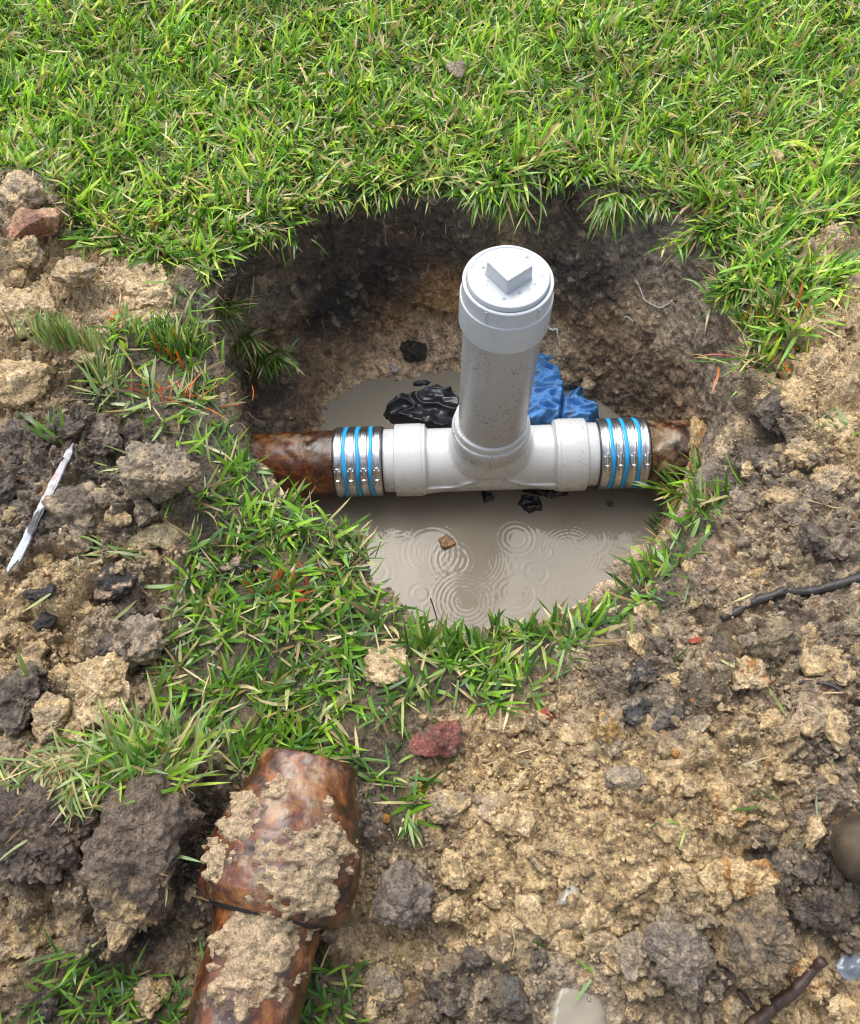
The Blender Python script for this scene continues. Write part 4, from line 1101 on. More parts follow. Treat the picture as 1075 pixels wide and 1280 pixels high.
def tuft(px, py, npx, n, az, spread, tilt, bend, L, W, pal, straw, label, rpx=14, group='grass tufts round the hole', at=None, paint=0.0, name='grass_tuft', lift=0, parent=None, paint_only=False):
    """a clump whose blades start within rpx pixels of the point; az in degrees (0 = right, 90 = away from the viewer)"""
    p, _ = hit(px, py) if at is None else (np.array(at), None)
    k = ppm(px, py)
    bag = GrassBag()
    b = RNG.normal(0, 1, (n, 2)) * np.array([rpx, npx]) * k * .5
    base = np.zeros((n, 3)); base[:, :2] = b
    for i in range(n): base[i, 2] = (drop(p[0] + b[i, 0], p[1] + b[i, 1])[0] - p[2]) if parent is None else 0
    base[:, 2] = np.clip(base[:, 2], -.02, .03)
    c = pick(n, pal, straw)
    if paint:
        m = RNG.uniform(size=n) < paint; c = np.where(m[:, None], PAINT[RNG.integers(3, size=n)], c)
    bag.add(base, rad(az) + RNG.normal(0, rad(spread), n), np.clip(RNG.normal(tilt, .25, n), 0, 2.6), RNG.normal(bend, .25, n), RNG.uniform(.6, 1.15, n) * L, RNG.uniform(.7, 1.2, n) * W, c, seg=5, sway=RNG.normal(0, .3, n))
    o = bag.build(name, parent); o.location = Vector(p) + Vector((0, 0, lift)) if parent is None else Vector(at)
    if parent is None: tag(o, label, 'grass tuft', group)
    return o
G2 = np.concatenate([GREENS, DEEP])
PALEG = np.array([(.20, .30, .09), (.26, .36, .13), (.14, .24, .06), (.33, .38, .18)])
# hanging over the back and right edge
tuft(625, 238, 8, 90, -95, 30, 1.2, 1.1, .075, .004, G2, .15, 'green tuft drooping over the back rim right above the white cap', rpx=40)
tuft(765, 245, 8, 60, -95, 18, 1.2, 1.2, .075, .0035, G2, .15, 'tuft hanging down the back wall right of the white cap', rpx=16)
tuft(530, 226, 8, 50, -90, 40, 1.1, .9, .05, .0035, G2, .2, 'short tuft at the back rim left of the white cap', rpx=60)
tuft(475, 236, 8, 46, -95, 30, 1.2, 1.1, .055, .004, G2, .25, 'short tuft curling over the back rim above the dark wall patch', rpx=30)
tuft(700, 214, 8, 60, -90, 35, 1.2, 1.0, .055, .004, G2, .15, 'tuft drooping over the highest point of the back rim', rpx=40)
tuft(828, 246, 8, 60, -110, 35, 1.2, 1.0, .05, .004, G2, .2, 'tuft leaning over the back right rim above the wet grey shoulder', rpx=36)
tuft(410, 246, 8, 60, -90, 35, 1.1, 1.0, .05, .0035, G2, .35, 'straw and green tuft at the back left rim above the hanging root', rpx=50)
tuft(330, 285, 8, 60, -75, 35, 1.1, 1.1, .055, .0038, G2, .25, 'tuft leaning over the upper left rim of the hole', rpx=50)
tuft(880, 290, 12, 80, -120, 40, 1.0, .9, .055, .004, G2, .15, 'tuft at the upper right rim where the wall is wet and grey', rpx=40)
tuft(915, 360, 22, 90, -150, 45, 1.0, .8, .05, .004, G2, .2, 'tuft leaning left over the right rim of the hole', rpx=20)
tuft(945, 445, 14, 60, -110, 60, 1.1, .9, .07, .0032, G2, .45, 'straggly tuft with orange painted blades at the right rim', rpx=40, paint=.22)
tuft(975, 450, 10, 26, -60, 50, 1.1, .3, .03, .006, G2, .1, 'broad orange painted blades below the right lawn edge', rpx=26, paint=.55)
tuft(955, 405, 10, 60, 100, 40, .5, .3, .05, .0042, DEEP, .2, 'upright tuft with orange tips above the right rim', rpx=30, paint=.10)
# on the left side
tuft(80, 435, 8, 120, 95, 22, .35, .35, .055, .0028, PALEG, .12, 'small upright pale green tuft on the tan soil at left', rpx=44, lift=.01)
tuft(200, 430, 18, 90, 60, 60, .7, .6, .05, .004, G2, .35, 'mixed green and straw tuft beside the flat sand lump', rpx=60)
tuft(165, 412, 5, 26, 180, 60, 1.2, .3, .028, .0055, G2, .1, 'orange painted blades under the flat sand lump', rpx=20, paint=.85)
tuft(235, 500, 16, 80, 100, 70, 1.1, .5, .05, .0022, G2, .4, 'fan of thin orange and straw blades left of the hole', rpx=50, paint=.42)
tuft(225, 445, 14, 80, 90, 35, .45, .3, .055, .0042, DEEP, .1, 'dark green upright tuft left of the hole', rpx=34, paint=.05)
tuft(160, 500, 12, 36, 150, 60, 1.2, .5, .07, .0055, PALEG, .1, 'long pale blades lying left of the orange fan', rpx=50)
tuft(135, 480, 14, 40, 85, 30, .5, .5, .06, .003, PALEG, .3, 'thin pale tuft between the small upright tuft and the orange fan', rpx=20)
tuft(345, 745, 12, 46, 60, 50, 1.0, .3, .045, .0055, DEEP, .1, 'orange painted blades in the grass strip in front of the hole', rpx=36, paint=.38)
tuft(215, 575, 8, 40, -150, 35, 1.2, .5, .06, .0036, PALEG, .3, 'drooping pale tuft above the large grey brown lump', rpx=50)
tuft(75, 555, 6, 9, 100, 40, .5, .5, .06, .006, DEEP, 0, 'few broad dark green blades left of the splinter tip', rpx=30)
tuft(45, 860, 4, 1, 95, 12, .3, .1, .07, .007, PALEG, 0, 'single broad green blade standing beside the cracked slab', rpx=6)
tuft(170, 690, 8, 26, 170, 25, 1.25, .3, .06, .0045, PALEG, .2, 'pale blades lying above the charred clod', rpx=36)
tuft(195, 742, 4, 1, 0, 5, 1.45, .1, .05, .006, DEEP, 0, 'broad green blade lying right of the charred clod', rpx=16)
# the tuft falling inside the hole on the left
p, _ = hit(318, 440)
tuft(312, 430, 10, 130, -60, 55, 1.5, .8, .055, .004, DEEP, .25, 'dark green tuft slumped down the left wall of the hole', rpx=34, at=p + np.array([.01, 0, .012]))
tuft(275, 400, 12, 80, -30, 45, 1.2, .8, .06, .0035, G2, .35, 'straw mixed tuft on the left rim of the hole', rpx=24)
tuft(865, 610, 8, 46, 170, 50, 1.0, .5, .06, .005, G2, .1, 'broad bright blades reaching over the right iron pipe', rpx=30)
tuft(815, 665, 20, 80, 170, 45, 1.0, .4, .05, .0045, G2, .2, 'bright tuft on the right front rim beside the water', rpx=50)
tuft(650, 800, 10, 44, 130, 50, .8, .4, .045, .0048, G2, .1, 'tuft standing at the front rim under the ripples', rpx=50)
tuft(560, 812, 10, 44, 110, 45, .6, .4, .055, .005, DEEP, .1, 'dark tuft standing at the front rim by the thin dark twig', rpx=60)
tuft(445, 690, 16, 30, 80, 40, .8, .5, .045, .003, PALEG, .5, 'sparse straw tuft at the front left corner of the water', rpx=20)
tuft(1060, 540, 10, 10, 200, 40, 1.2, .3, .05, .004, DEEP, 0, 'few dark blades at the right edge beside the tan clods', rpx=20)

# ------------------------------------------------------------------ sods at lower left
def sod(px, py, w_, h_, tall, label, rot, top):
    k = ppm(px, py); p, _ = hit(px, py)
    root = empty('turf_sod', (p[0], p[1], p[2])); tag(root, label, 'turf sod')
    T = tall
    Q, Fc, c, rs = lump_mesh('soil_block', (w_ * k, h_ * k, T), int(px + py), 6, .27, 1.7, (.16, .115, .080), (.08,.057,.040), .05)
    R_ = np.array(Matrix.Rotation(rad(rot), 3, 'Z')); Q = Q @ R_.T
    low = sstep(-.08, -.3, Q[:, 1] / (h_ * k)) if top else np.zeros(len(Q))
    m = (low * sstep(-.25, .25, fbm(Q, .03, 3, 8)))[:, None]; c = c * (1 - m) + np.array(TAN) * m
    me = mesh_np('soil_block', Q + [0, 0, T * .28], [Fc], c); o = add('soil_block', me, M['sod'], root)
    return root, k, T, p
s1, k1, T1, p1 = sod(188, 1068, 165, 270, .12, 'large dark block of topsoil with grass growing on its top left of the loose pipe', -12, True)
s2, k2, T2, p2 = sod(52, 1040, 150, 130, .09, 'dark sod at the lower left edge under straw and grass', 5, False)
def sod_grass(root, at, n, az, spread, tilt, bend, L, W, pal, straw, rp):
    bag = GrassBag(); b = RNG.normal(0, 1, (n, 2)) * rp; base = np.c_[b, np.zeros(n)]
    bag.add(base, rad(az) + RNG.normal(0, rad(spread), n), np.clip(RNG.normal(tilt, .3, n), 0, 2.4), RNG.normal(bend, .3, n), RNG.uniform(.6, 1.2, n) * L, RNG.uniform(.7, 1.2, n) * W, pick(n, pal, straw), seg=5, sway=RNG.normal(0, .4, n))
    o = bag.build('grass_blades', root); o.location = at; o['kind'] = 'stuff'; return o
sod_grass(s1, (.005, .085, .065), 260, 80, 50, .9, .5, .060, .0042, np.concatenate([PALEG, GREENS]), .22, (.028, .014))
sod_grass(s1, (-.035, .075, .058), 220, 200, 50, 1.1, .6, .055, .0036, np.concatenate([PALEG, GREENS]), .35, (.026, .016))
sod_grass(s2, (.02, .05, .05), 140, -120, 60, 1.2, .5, .050, .0028, PALEG, .6, (.03, .018))
sod_grass(s1, (.025, -.02, .075), 14, -60, 40, 1.4, .3, .04, .003, PALEG, .4, (.006, .006))

# ------------------------------------------------------------------ loose cast iron pipe in the foreground
def loose_pipe():
    A = G(388, 950, .070); B = G(300, 1290, .062)
    ax = (B - A); Lt = np.linalg.norm(ax); ax /= Lt
    root = empty('cast_iron_pipe'); tag(root, 'loose rusty cast iron pipe with a flared hub caked in mud in the foreground', 'iron pipe')
    z = Vector(ax); q = z.to_track_quat('Z', 'Y'); root.rotation_mode = 'QUATERNION'; root.rotation_quaternion = q; root.location = Vector(A)
    mw = np.array(q.to_matrix())
    def rprof(s):
        return np.interp(s, [-.004, 0, .004, .03, .06, .085, .115, .142, .152, .158, .2, .5], [.045, .0505, .0530, .0590, .0710, .0790, .0825, .0800, .0740, .0690, .066, .066])
    n = 150
    def surface(s0, s1, ns, rf, seed, amp):
        ss_ = np.linspace(s0, s1, ns); a = np.linspace(0, 2 * np.pi, n, endpoint=False)
        AA, SS = np.meshgrid(a, ss_); AA = AA.ravel(); SS = SS.ravel(); r = rf(SS)
        P0 = np.stack([r * np.cos(AA), r * np.sin(AA), SS], 1)
        r = r + amp * fbm(P0, .03, 4, seed)
        return np.stack([r * np.cos(AA), r * np.sin(AA), SS], 1), AA, SS, r
    # shell of hub, open at the far end with a wall thickness
    P, *_ = surface(0, .158, 90, rprof, 3, .0030)
    Pi, *_ = surface(0, .158, 20, lambda s: rprof(s) - .009, 3, .0)
    V = np.concatenate([P, Pi]); f = [grid_faces(n, 90, True), grid_faces(n, 20, True)[:, ::-1] + len(P)]
    j = np.arange(n); j1 = (j + 1) % n
    f.append(np.stack([j1, j, len(P) + j, len(P) + j1], 1)); e = 89 * n; ei = len(P) + 19 * n
    f.append(np.stack([e + j, e + j1, ei + j1, ei + j], 1))
    add('hub', mesh_np('hub', V, f), M['rust'], root)
    # the straight pipe caught in the hub
    P, *_ = surface(.130, Lt + .25, 120, lambda s: .0545 + 0 * s, 5, .0022)
    add('barrel', mesh_np('barrel', P, [grid_faces(n, 120, True)]), M['rust'], root)
    V, f = lathe([(.053, .150), (.0660, .152), (.0665, .1560), (.0630, .1610), (.0540, .1630)], 96); V = V + .0008 * perlin(V, .01, 2)[:, None]
    add('lead_joint', mesh_np('lead_joint', V, f), M['rubber'], root)
    # raised round boss on the hub
    # caked mud: sheets lying on the surface where a mask is positive
    def to_local(px, py, zt):
        p = G(px, py, zt) - A; return mw.T @ p
    def mud(seedn, spots, rf, s0, s1, name='caked_mud', thick=.010, col=(.47, .345, .205)):
        P, AA, SS, r = surface(s0, s1, int((s1 - s0) / .0016), rf, 5, .0)
        nn_ = len(P) // n
        msk = np.full(len(P), -.35)
        for px, py, rp, s_ in spots:
            c = to_local(px, py, .125); kk = ppm(px, py) * .93
            d2 = ((P - c) ** 2); d2 = (d2.sum(1)); msk = np.maximum(msk, s_ * (1 - np.sqrt(d2) / (rp * kk)))
        msk = msk + .42 * fbm(P, .03, 2, seedn) + .42 * fbm(P, .011, 3, seedn + 7)
        t = sstep(0, .35, msk)
        g1, g2, cid = worley(P, .0075, seedn); h1, h2, cid2 = worley(P, .016, seedn + 1)
        h = t * (thick * (.55 + .6 * fbm(P, .03, 2, seedn + 3)) + .0045 * sstep(0, .5, h2 - h1) * cid2 + .0028 * sstep(0, .6, g2 - g1) * (.3 + cid)) - .0022 * (1 - t)
        rr = r + h; Q = np.stack([rr * np.cos(AA), rr * np.sin(AA), SS], 1)
        F_ = grid_faces(n, nn_, True); kp = (msk[F_].max(1) > -.03); F_ = F_[kp]
        u, inv = np.unique(F_, return_inverse=True); F_ = inv.reshape(F_.shape)
        c = np.array(col)[None] * (.8 + .4 * cid[u][:, None])
        return tag(add(name, mesh_np(name, Q[u], [F_], c), M['clod'], root), kind='stuff')
    mud(3, [(345, 983, 20, .9), (415, 1000, 10, .8), (300, 1030, 34, .8), (275, 1065, 30, .7), (350, 1075, 36, 1), (395, 1075, 42, 1), (415, 1050, 30, .9), (370, 1105, 40, 1), (395, 1118, 34, 1.0), (350, 1112, 34, 1.0), (332, 1100, 22, .9), (336, 1030, 12, .6)],
        lambda s: np.where(s < .158, rprof(s), .0668 - (s - .158) * .9), 0.01, .172)
    mud(9, [(330, 1180, 60, 1.1), (300, 1210, 44, 1), (360, 1165, 40, .9), (395, 1140, 34, .8), (310, 1150, 30, .8), (302, 1258, 20, .9), (350, 1140, 40, .9), (400, 1190, 26, .5), (340, 1215, 36, .9)],
        lambda s: .0545 + 0 * s, .155, Lt + .1, thick=.010)
    return root
loose_pipe()

# clay crust on the right iron pipe
for px, py, w_, h_, c_, lb, zl in [(872, 560, 26, 90, TAN, 'upright flaking crust of tan clay where the right iron pipe meets the wall', 0)]:
    clod(px, py, w_, h_, c_, lb, 'clay_crust', 'clay crust', ORANGE, 4, 1.2, -8, .3, rough=1.3)

# ------------------------------------------------------------------ crumpled sheets in the hole
def crumple(name, poly, z, height, mat, label, cat, seed=0, fold=.012, scale=.02, edge=.010, parent=None, step=.0016, tip=None):
    W = Gp(poly, z); x0, y0 = W.min(0) - .01; x1, y1 = W.max(0) + .01
    nx, ny = int((x1 - x0) / step), int((y1 - y0) / step)
    X, Y = np.meshgrid(np.linspace(x0, x1, nx), np.linspace(y0, y1, ny)); P = np.stack([X.ravel(), Y.ravel()], 1)
    P3 = np.c_[P, np.full(len(P), seed * .1)]
    s = sd_poly(P, W) + .003 * fbm(P3, .012, 2, seed)
    k = P3 * [1.0, 1.8, 1]
    rid = 1 - np.abs(fbm(k + .02 * perlin(k, .05, seed + 5)[:, None], scale, 2, seed + 2, .35)) * 1.6
    h = sstep(-.001, edge, s) * (height + fold * rid + fold * .8 * perlin(k, scale * 2, seed + 9)) 
    F_ = grid_faces(nx, ny); kp = s[F_].max(1) > -.0015; F_ = F_[kp]; u, inv = np.unique(F_, return_inverse=True); F_ = inv.reshape(F_.shape)
    V = np.c_[P, z + h][u]; c = V.mean(0); c[2] = z
    # underside gives it thickness
    m = len(V); Vb = V.copy(); Vb[:, 2] = np.maximum(Vb[:, 2] - .0015, z - .004)
    V2 = np.concatenate([V, Vb]) - c
    o = add(name, mesh_np(name, V2, [F_, F_[:, ::-1] + m]), mat, parent); o.location = c
    return tag(o, label, cat)
zf = ZW - .004
crumple('black_plastic_sheet', [(478, 520), (492, 502), (520, 496), (548, 486), (562, 488), (575, 500), (585, 530), (560, 545), (520, 540), (486, 530)], zf, .018, M['plastic'],
        'crumpled black plastic sheet floating behind the left arm of the tee', 'plastic sheet', 3, .018, .06)
crumple('black_plastic_scrap', [(512, 478), (530, 474), (545, 478), (535, 486), (515, 486)], zf, .006, M['plastic'], 'small black plastic scrap at the back edge of the water', 'plastic scrap', 7, .004)
crumple('black_plastic_scrap', [(650, 618), (676, 622), (680, 640), (660, 645), (646, 634)], zf, .010, M['plastic'], 'square black plastic scrap in front of the tee', 'plastic scrap', 8, .006)
crumple('black_plastic_scrap', [(655, 600), (708, 602), (712, 620), (690, 626), (650, 616)], zf, .012, M['plastic'], 'long black plastic scrap under the right arm of the tee', 'plastic scrap', 9, .006)
crumple('black_plastic_scrap', [(598, 612), (618, 615), (620, 628), (604, 632)], zf, .008, M['plastic'], 'small black plastic scrap under the middle of the tee', 'plastic scrap', 10, .006)
rag = empty('blue_rag', tuple(G(700, 500, -.35))); tag(rag, 'crumpled blue cloth lying behind the riser pipe on the far bank', 'rag')
bpy.context.view_layer.update()
_ri = rag.matrix_world.inverted()
def ragpart(name, poly, z, hgt, seed, fold):
    o = crumple(name, poly, z, hgt, M['cloth'], None, None, seed, fold, .038, .014); o.parent = rag; o.matrix_parent_inverse = _ri; return o
ragpart('cloth_body', [(655, 462), (672, 450), (692, 458), (700, 475), (706, 500), (700, 545), (650, 545), (648, 500)], -.372, .040, 13, .020)
ragpart('cloth_fold', [(694, 512), (712, 504), (744, 510), (750, 524), (735, 545), (694, 545)], -.372, .040, 17, .016)
ragpart('cloth_strap', [(706, 505), (716, 486), (728, 480), (738, 484), (726, 498), (718, 512)], -.372, .016, 19, .003)
clod(735, 487, 26, 22, TANG, 'muddy lump resting on the end of the blue cloth', col2=GREY, sub=3, lift=.02)
clod(515, 438, 40, 34, (.02, .018, .017), 'black charred lump stuck to the far bank left of the riser', col2=DARK, sub=4, tall=.6, rot=-30)
clod(493, 462, 10, 18, (.5, .5, .5), 'small white flake on the far bank above the water', 'white_flake', 'flake', None, 2, .4, 0, 0, rough=.3)
# crumbs standing in the water
def in_water(px, py, w_, h_, col, lab):
    p = G(px, py, ZW); k = 1.42 / F
    Q, Fc, c, rs = lump_mesh('soil_clod', (w_ * k, h_ * k, .4 * h_ * k), int(px), 3, .2, 1, col, None)
    o = add('soil_clod', mesh_np('soil_clod', Q, [Fc], c), M['clod']); o.location = (p[0], p[1], ZW + .001); tag(o, lab, 'soil clod')
in_water(557, 678, 24, 24, (.36, .22, .11), 'small tan clod floating in the water among the ripples')
in_water(762, 630, 12, 10, DGREY, 'small dark clod in the water beside the right rim')
in_water(560, 717, 8, 6, TANG, 'tiny crumb floating just below the tan floating clod')
in_water(527, 774, 12, 8, BLACK, 'small black crumb at the lower edge of the water')

# ------------------------------------------------------------------ sticks, roots, twigs
def stick(name, pts, r0, r1, mat, label, cat='stick', n=40, lift=.004, noise=.6, wob=.004, group=None, nseg=9, onz=None):
    W = []
    for px, py in pts:
        p, _ = hit(px, py) if onz is None else (G(px, py, onz), 0); W.append(p + np.array([0, 0, lift + r0 * .7]))
    P = densify(W, n); P = P + wob * np.stack([perlin(P + 1, .05, 3), perlin(P + 1, .05, 4), 0.6 * perlin(P + 1, .05, 5)], 1)
    c = P[0].copy(); rr = np.linspace(r0, r1, n) * (1 + .12 * perlin(P, .02, 8))
    V, f = tube(P - c, rr, nseg, noise, 3)
    o = add(name, mesh_np(name, V, f), mat); o.location = c
    return tag(o, label, cat, group)
stick('stick', [(898, 776), (940, 757), (975, 742), (1010, 742), (1060, 728), (1110, 716)], .0048, .0056, M['bark'], 'long wet black stick lying across the mud at the right edge', wob=.003)
stick('stick', [(930, 1284), (960, 1258), (985, 1238), (1010, 1212), (1022, 1200)], .0070, .0050, M['bark_red'], 'thick dark reddish stick near the bottom right corner', lift=.010, noise=.3, wob=.002)
stick('twig', [(965, 876), (1000, 852), (1030, 856), (1085, 882)], .0016, .0024, M['bark'], 'thin dark twig curving towards the right edge', 'twig')
stick('twig', [(900, 660), (925, 650), (940, 636)], .0016, .0010, M['bark'], 'short dark twig in the soil right of the rim grass', 'twig')
stick('stick', [(918, 1240), (950, 1272), (965, 1290)], .0030, .0022, M['bark_red'], 'thin dark stick crossing under the thick reddish stick')
def free_tube(name, pts, r0, r1, mat, label, cat, n=24):
    P = densify(pts, n); P = P + .004 * np.stack([perlin(P + 1, .02, 3), perlin(P + 1, .02, 4), perlin(P + 1, .02, 5)], 1) + .0015 * np.stack([perlin(P, .007, 3), perlin(P, .007, 4), perlin(P, .007, 5)], 1); c = P[0].copy(); V, f = tube(P - c, np.linspace(r0, r1, n), 7, .2, 3)
    o = add(name, mesh_np(name, V, f), mat); o.location = c; return tag(o, label, cat)
def lifted(px, py, d):
    p, _ = hit(px, py); v = CAM - p; v /= np.linalg.norm(v); return p + v * d
free_tube('twig', [lifted(553, 800, .0), lifted(548, 778, .02), lifted(541, 755, .20), lifted(538, 748, .21)], .0018, .0011, M['bark_red'], 'thin reddish twig standing up at the front rim over the water', 'twig')
free_tube('root', [lifted(412, 268, .004), lifted(416, 300, .012), lifted(418, 330, .010), lifted(424, 345, .008), lifted(426, 360, .006)], .0022, .0008, M['bark_red'], 'brown root hanging down the back left wall of the hole', 'root')
free_tube('root', [lifted(312, 380, .004), lifted(318, 345, .008), lifted(316, 362, .006), lifted(311, 396, .004)], .0014, .0010, M['root'], 'pale yellow root on the left wall of the hole', 'root')
free_tube('root', [lifted(452, 250, .006), lifted(440, 270, .01), lifted(428, 280, .006)], .0011, .0008, M['root'], 'short pale root at the back left rim', 'root')
free_tube('root_thread', [lifted(795, 352, .004), lifted(803, 372, .006), lifted(815, 383, .006), lifted(828, 384, .005), lifted(840, 375, .004)], .0013, .0008, M['white_root'], 'white forked root thread on the wet right wall', 'root')
free_tube('root_thread', [lifted(778, 402, .004), lifted(783, 396, .005), lifted(792, 402, .004)], .0011, .0007, M['white_root'], 'small curled white root thread below the forked one', 'root')
free_tube('root_thread', [lifted(686, 410, .008), lifted(697, 412, .01), lifted(699, 425, .008)], .0022, .0010, M['white_root'], 'white thread hanging right of the white cap', 'root')
free_tube('root_thread', [lifted(699, 425, .008), lifted(697, 440, .008), lifted(696, 455, .006)], .0006, .0004, M['white_root'], 'hair thin white thread above the blue cloth', 'root')

def fine_roots():
    Vs = []; Fs = []; off = 0
    for k in range(90):
        th = RNG.uniform(rad(15), rad(165)) if k < 62 else RNG.uniform(rad(165), rad(215)); r = float(Rr(((th + np.pi) % (2 * np.pi)) - np.pi))
        o = C0 + (r - RNG.uniform(-.004, .012)) * np.array([math.cos(th), math.sin(th)]); z = RNG.uniform(-.10, -.004) if k % 3 else RNG.uniform(-.3, -.08)
        inw = -np.array([math.cos(th), math.sin(th)]); L_ = RNG.uniform(.015, .06)
        st = np.array([*o, z]); st[:2] += inw * (.005 if z > -.1 else .02)
        pts = [st]
        for q in range(5):
            pts.append(pts[-1] + np.array([inw[0] * .12 + RNG.normal(0, .35), inw[1] * .12 + RNG.normal(0, .35), -RNG.uniform(.4, 1)]) * L_ / 5)
        P = densify(pts, 10); V, f = tube(P, np.linspace(.0007, .0003, 10), 5); Vs.append(V); Fs += [q + off for q in f]; off += len(V)
    cols = np.tile([.24, .17, .10], (off, 1)) 
    tag(add('fine_roots', mesh_np('fine_roots', np.concatenate(Vs), Fs), M['root']), 'thin pale rootlets dangling from the cut soil of the hole walls', 'roots', kind='stuff')
fine_roots()

for pts_, lb_ in (([(1008, 627), (1040, 636), (1090, 641)], 'thin pale grass stem at the right edge above the long black stick'),
                  ([(604, 958), (630, 948), (664, 938)], 'thin straw stem lying right of the red lump'),
                  ([(640, 1160), (643, 1180), (638, 1200)], 'pale dead blade upright between the round grey clod and the lowest puddle'),
                  ([(1025, 868), (1050, 866), (1090, 872)], 'thin straw stem above the thin dark twig at right'),
                  ([(1000, 838), (1003, 815), (1007, 802)], 'short pale stem beside the rounded tan clod at right')):
    stick('straw_stem', pts_, .0011, .0007, M['root'], lb_, 'stem', n=20, lift=.003, noise=.2, wob=.002)

# the white splinter at left: flat, torn, with a black burnt middle
def splinter():
    p0 = hit(24, 716)[0] + [0, 0, .020]; p1 = hit(97, 562)[0] + [0, 0, .016]
    ax = p1 - p0; L_ = np.linalg.norm(ax); ax /= L_; side = np.cross(ax, [0, 0, 1]); side /= np.linalg.norm(side); up = np.cross(side, ax)
    ns, nw = 90, 13; V = []; C = []
    for i in range(ns):
        t = i / (ns - 1); w_ = np.interp(t, [0, .03, .2, .5, .75, .93, 1], [.0030, .0058, .0060, .0060, .0052, .0036, .0006])
        wob = .0006 * math.sin(i * .33 + math.sin(i * .9)) * (t > .2)
        for j in range(nw):
            u = (j / (nw - 1) - .5) * 2
            V.append(ax * (t * L_ + .010 * u * (t < .04)) + side * u * (w_ + wob) + up * (.0016 * (1 - u * u) + .0007 * math.sin(j * 2.1 + i * .25)))
    V = np.array(V); m = len(V); V2 = np.concatenate([V, V - up * .0035])
    T = np.repeat(np.linspace(0, 1, ns), nw); U = np.tile(np.linspace(-1, 1, nw), ns)
    nz = perlin(np.c_[T * .2, U * .03, T * 0], .02, 5) * .5
    dark = sstep(.24, .27, T + .05 * nz + .03 * U) * sstep(.46, .42, T + .07 * nz - .05 * U)
    white = np.array([.40, .43, .47]); grain = np.array([.42, .36, .33])
    g = sstep(.35, .6, T)[:, None] * (.35 + .5 * nz[:, None]); C = white * (1 - g) + grain * g
    pk = (np.exp(-((T - .72) / .05) ** 2) * (U < .2))[:, None] * .7; C = C * (1 - pk) + np.array([.42, .2, .2]) * pk
    C = C * (1 - dark[:, None]) + np.array([.015, .015, .016]) * dark[:, None]
    gf = grid_faces(nw, ns); side_l = np.array([[i * nw, (i + 1) * nw, (i + 1) * nw + m, i * nw + m] for i in range(ns - 1)])
    side_r = np.array([[i * nw + nw - 1, i * nw + nw - 1 + m, (i + 1) * nw + nw - 1 + m, (i + 1) * nw + nw - 1] for i in range(ns - 1)])
    e0 = np.array([[j, j + m, j + 1 + m, j + 1] for j in range(nw - 1)])
    me = mesh_np('painted_splinter', V2, [gf, gf[:, ::-1] + m, side_l, side_r, e0], np.concatenate([C, C]))
    mt, t, b = new_mat('flaking_paint'); at = node(t, 'ShaderNodeAttribute', attribute_name='col'); n = node(t, 'ShaderNodeTexNoise', Scale=150.0, Detail=5.0); t.links.new(pos(t), n.inputs['Vector'])
    r = ramp(t, [(.35, .7), (.6, 1.1)], n.outputs[0]); t.links.new(mixc(t, 1.0, at.outputs['Color'], r.outputs[0], 'MULTIPLY'), b.inputs['Base Color']); b.inputs['Roughness'].default_value = .35
    bp = node(t, 'ShaderNodeBump', Strength=.6, Distance=.001); t.links.new(n.outputs[0], bp.inputs['Height']); t.links.new(bp.outputs[0], b.inputs['Normal'])
    o = add('painted_splinter', me, mt); o.location = p0
    tag(o, 'flat white painted splinter with a burnt black band lying on the left soil', 'splinter')
splinter()

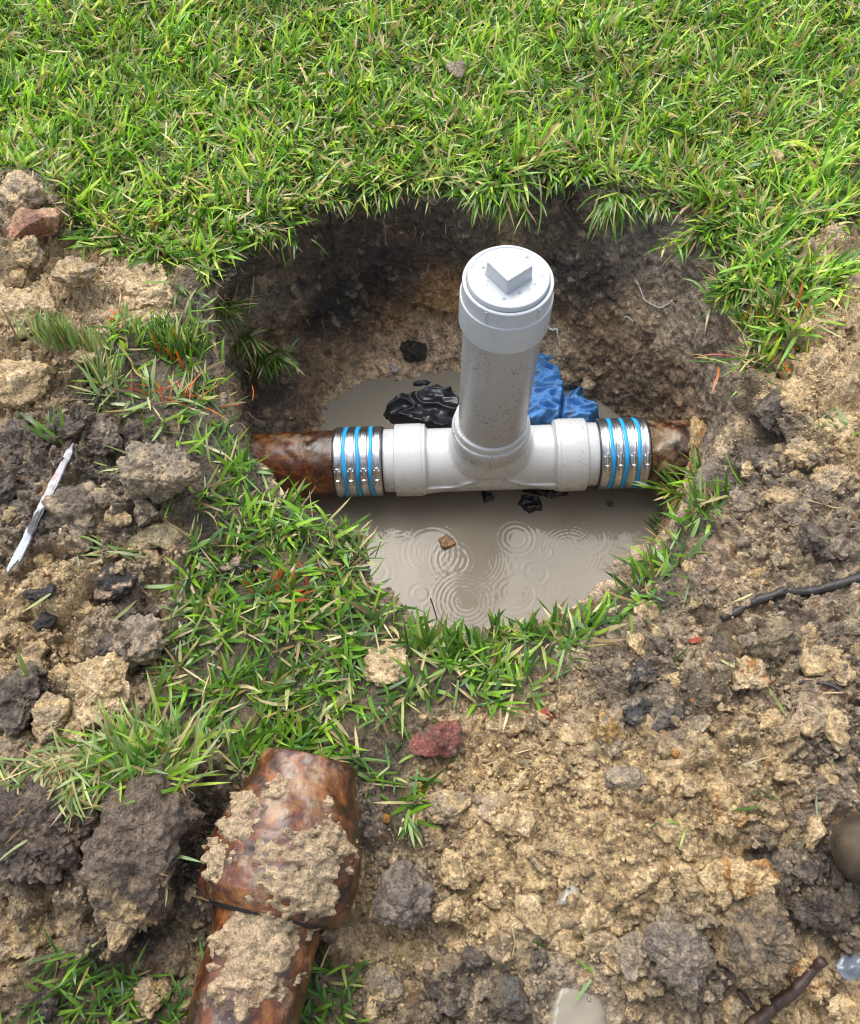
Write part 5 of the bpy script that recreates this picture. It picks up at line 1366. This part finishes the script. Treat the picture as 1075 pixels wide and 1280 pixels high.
# rounded handle end and a torn scrap at the right edge
def handle():
    root_p = hit(1048, 1075)[0]; a = root_p + np.array([.012, 0, .050]); r = .034
    prof = [(0.0005, 0), (.012, .0012), (.021, .005), (.028, .011), (.0325, .020), (.034, .032), (.0338, .06), (.033, .3)]
    V, f = lathe(prof, 48); V = V + .0006 * perlin(V, .012, 3)[:, None]
    o = add('wooden_handle', mesh_np('wooden_handle', V, f), M['wood']); o.rotation_mode = 'QUATERNION'
    o.rotation_quaternion = Vector((1, .12, .05)).to_track_quat('Z', 'Y'); o.location = a - np.array([.036, 0, 0])
    tag(o, 'smooth rounded greyish brown end of a handle poking in at the right edge', 'handle')
handle()
crumple('torn_film', [(1040, 1212), (1062, 1192), (1100, 1180), (1100, 1215), (1070, 1228)], hit(1065, 1210)[0][2] + .004, .006, plain('grey_film', (.13, .155, .185), .2, coat=.3, bump=.5),
        'wet bluish grey scrap with a white edge near the bottom right corner', 'plastic scrap', 23, .004)

# ------------------------------------------------------------------ puddles in the mud
M['milky'] = plain('milky_water', (.21, .185, .14), .03, spec=.5, var=.15, vscale=20)
def puddle(poly, seed, lift):
    c = np.mean([hit(a, b)[0] for a, b in poly], 0); z0 = min(drop(c[0] + dx, c[1] + dy)[0] for dx in (-.008, 0, .008) for dy in (-.008, 0, .008)); z = z0 + lift
    W = Gp(poly, z); W = W.mean(0) + (W - W.mean(0)) * .85; x0, y0 = W.min(0); x1, y1 = W.max(0); st_ = .0025
    nx, ny = int((x1 - x0) / st_) + 2, int((y1 - y0) / st_) + 2
    X, Y = np.meshgrid(np.linspace(x0, x1, nx), np.linspace(y0, y1, ny)); P = np.stack([X.ravel(), Y.ravel()], 1); P3 = np.c_[P, np.zeros(len(P))]
    s = sd_poly(P, W) + .009 * fbm(P3, .03, 3, seed)
    F_ = grid_faces(nx, ny); kp = s[F_].min(1) > 0; F_ = F_[kp]; u, inv = np.unique(F_, return_inverse=True); F_ = inv.reshape(F_.shape)
    zz = z - .004 * sstep(.008, 0, s) + .0006 * perlin(P3, .012, 4) - .003 * sstep(.006, 0, s)
    tag(add('puddle', mesh_np('puddle', np.c_[P, zz][u], [F_]), M['milky']), kind='structure')
puddle([(690, 1190), (720, 1180), (762, 1190), (770, 1240), (770, 1310), (670, 1310), (680, 1240)], 3, .0065)
puddle([(692, 1096), (716, 1092), (736, 1104), (734, 1132), (700, 1134)], 5, .0035)
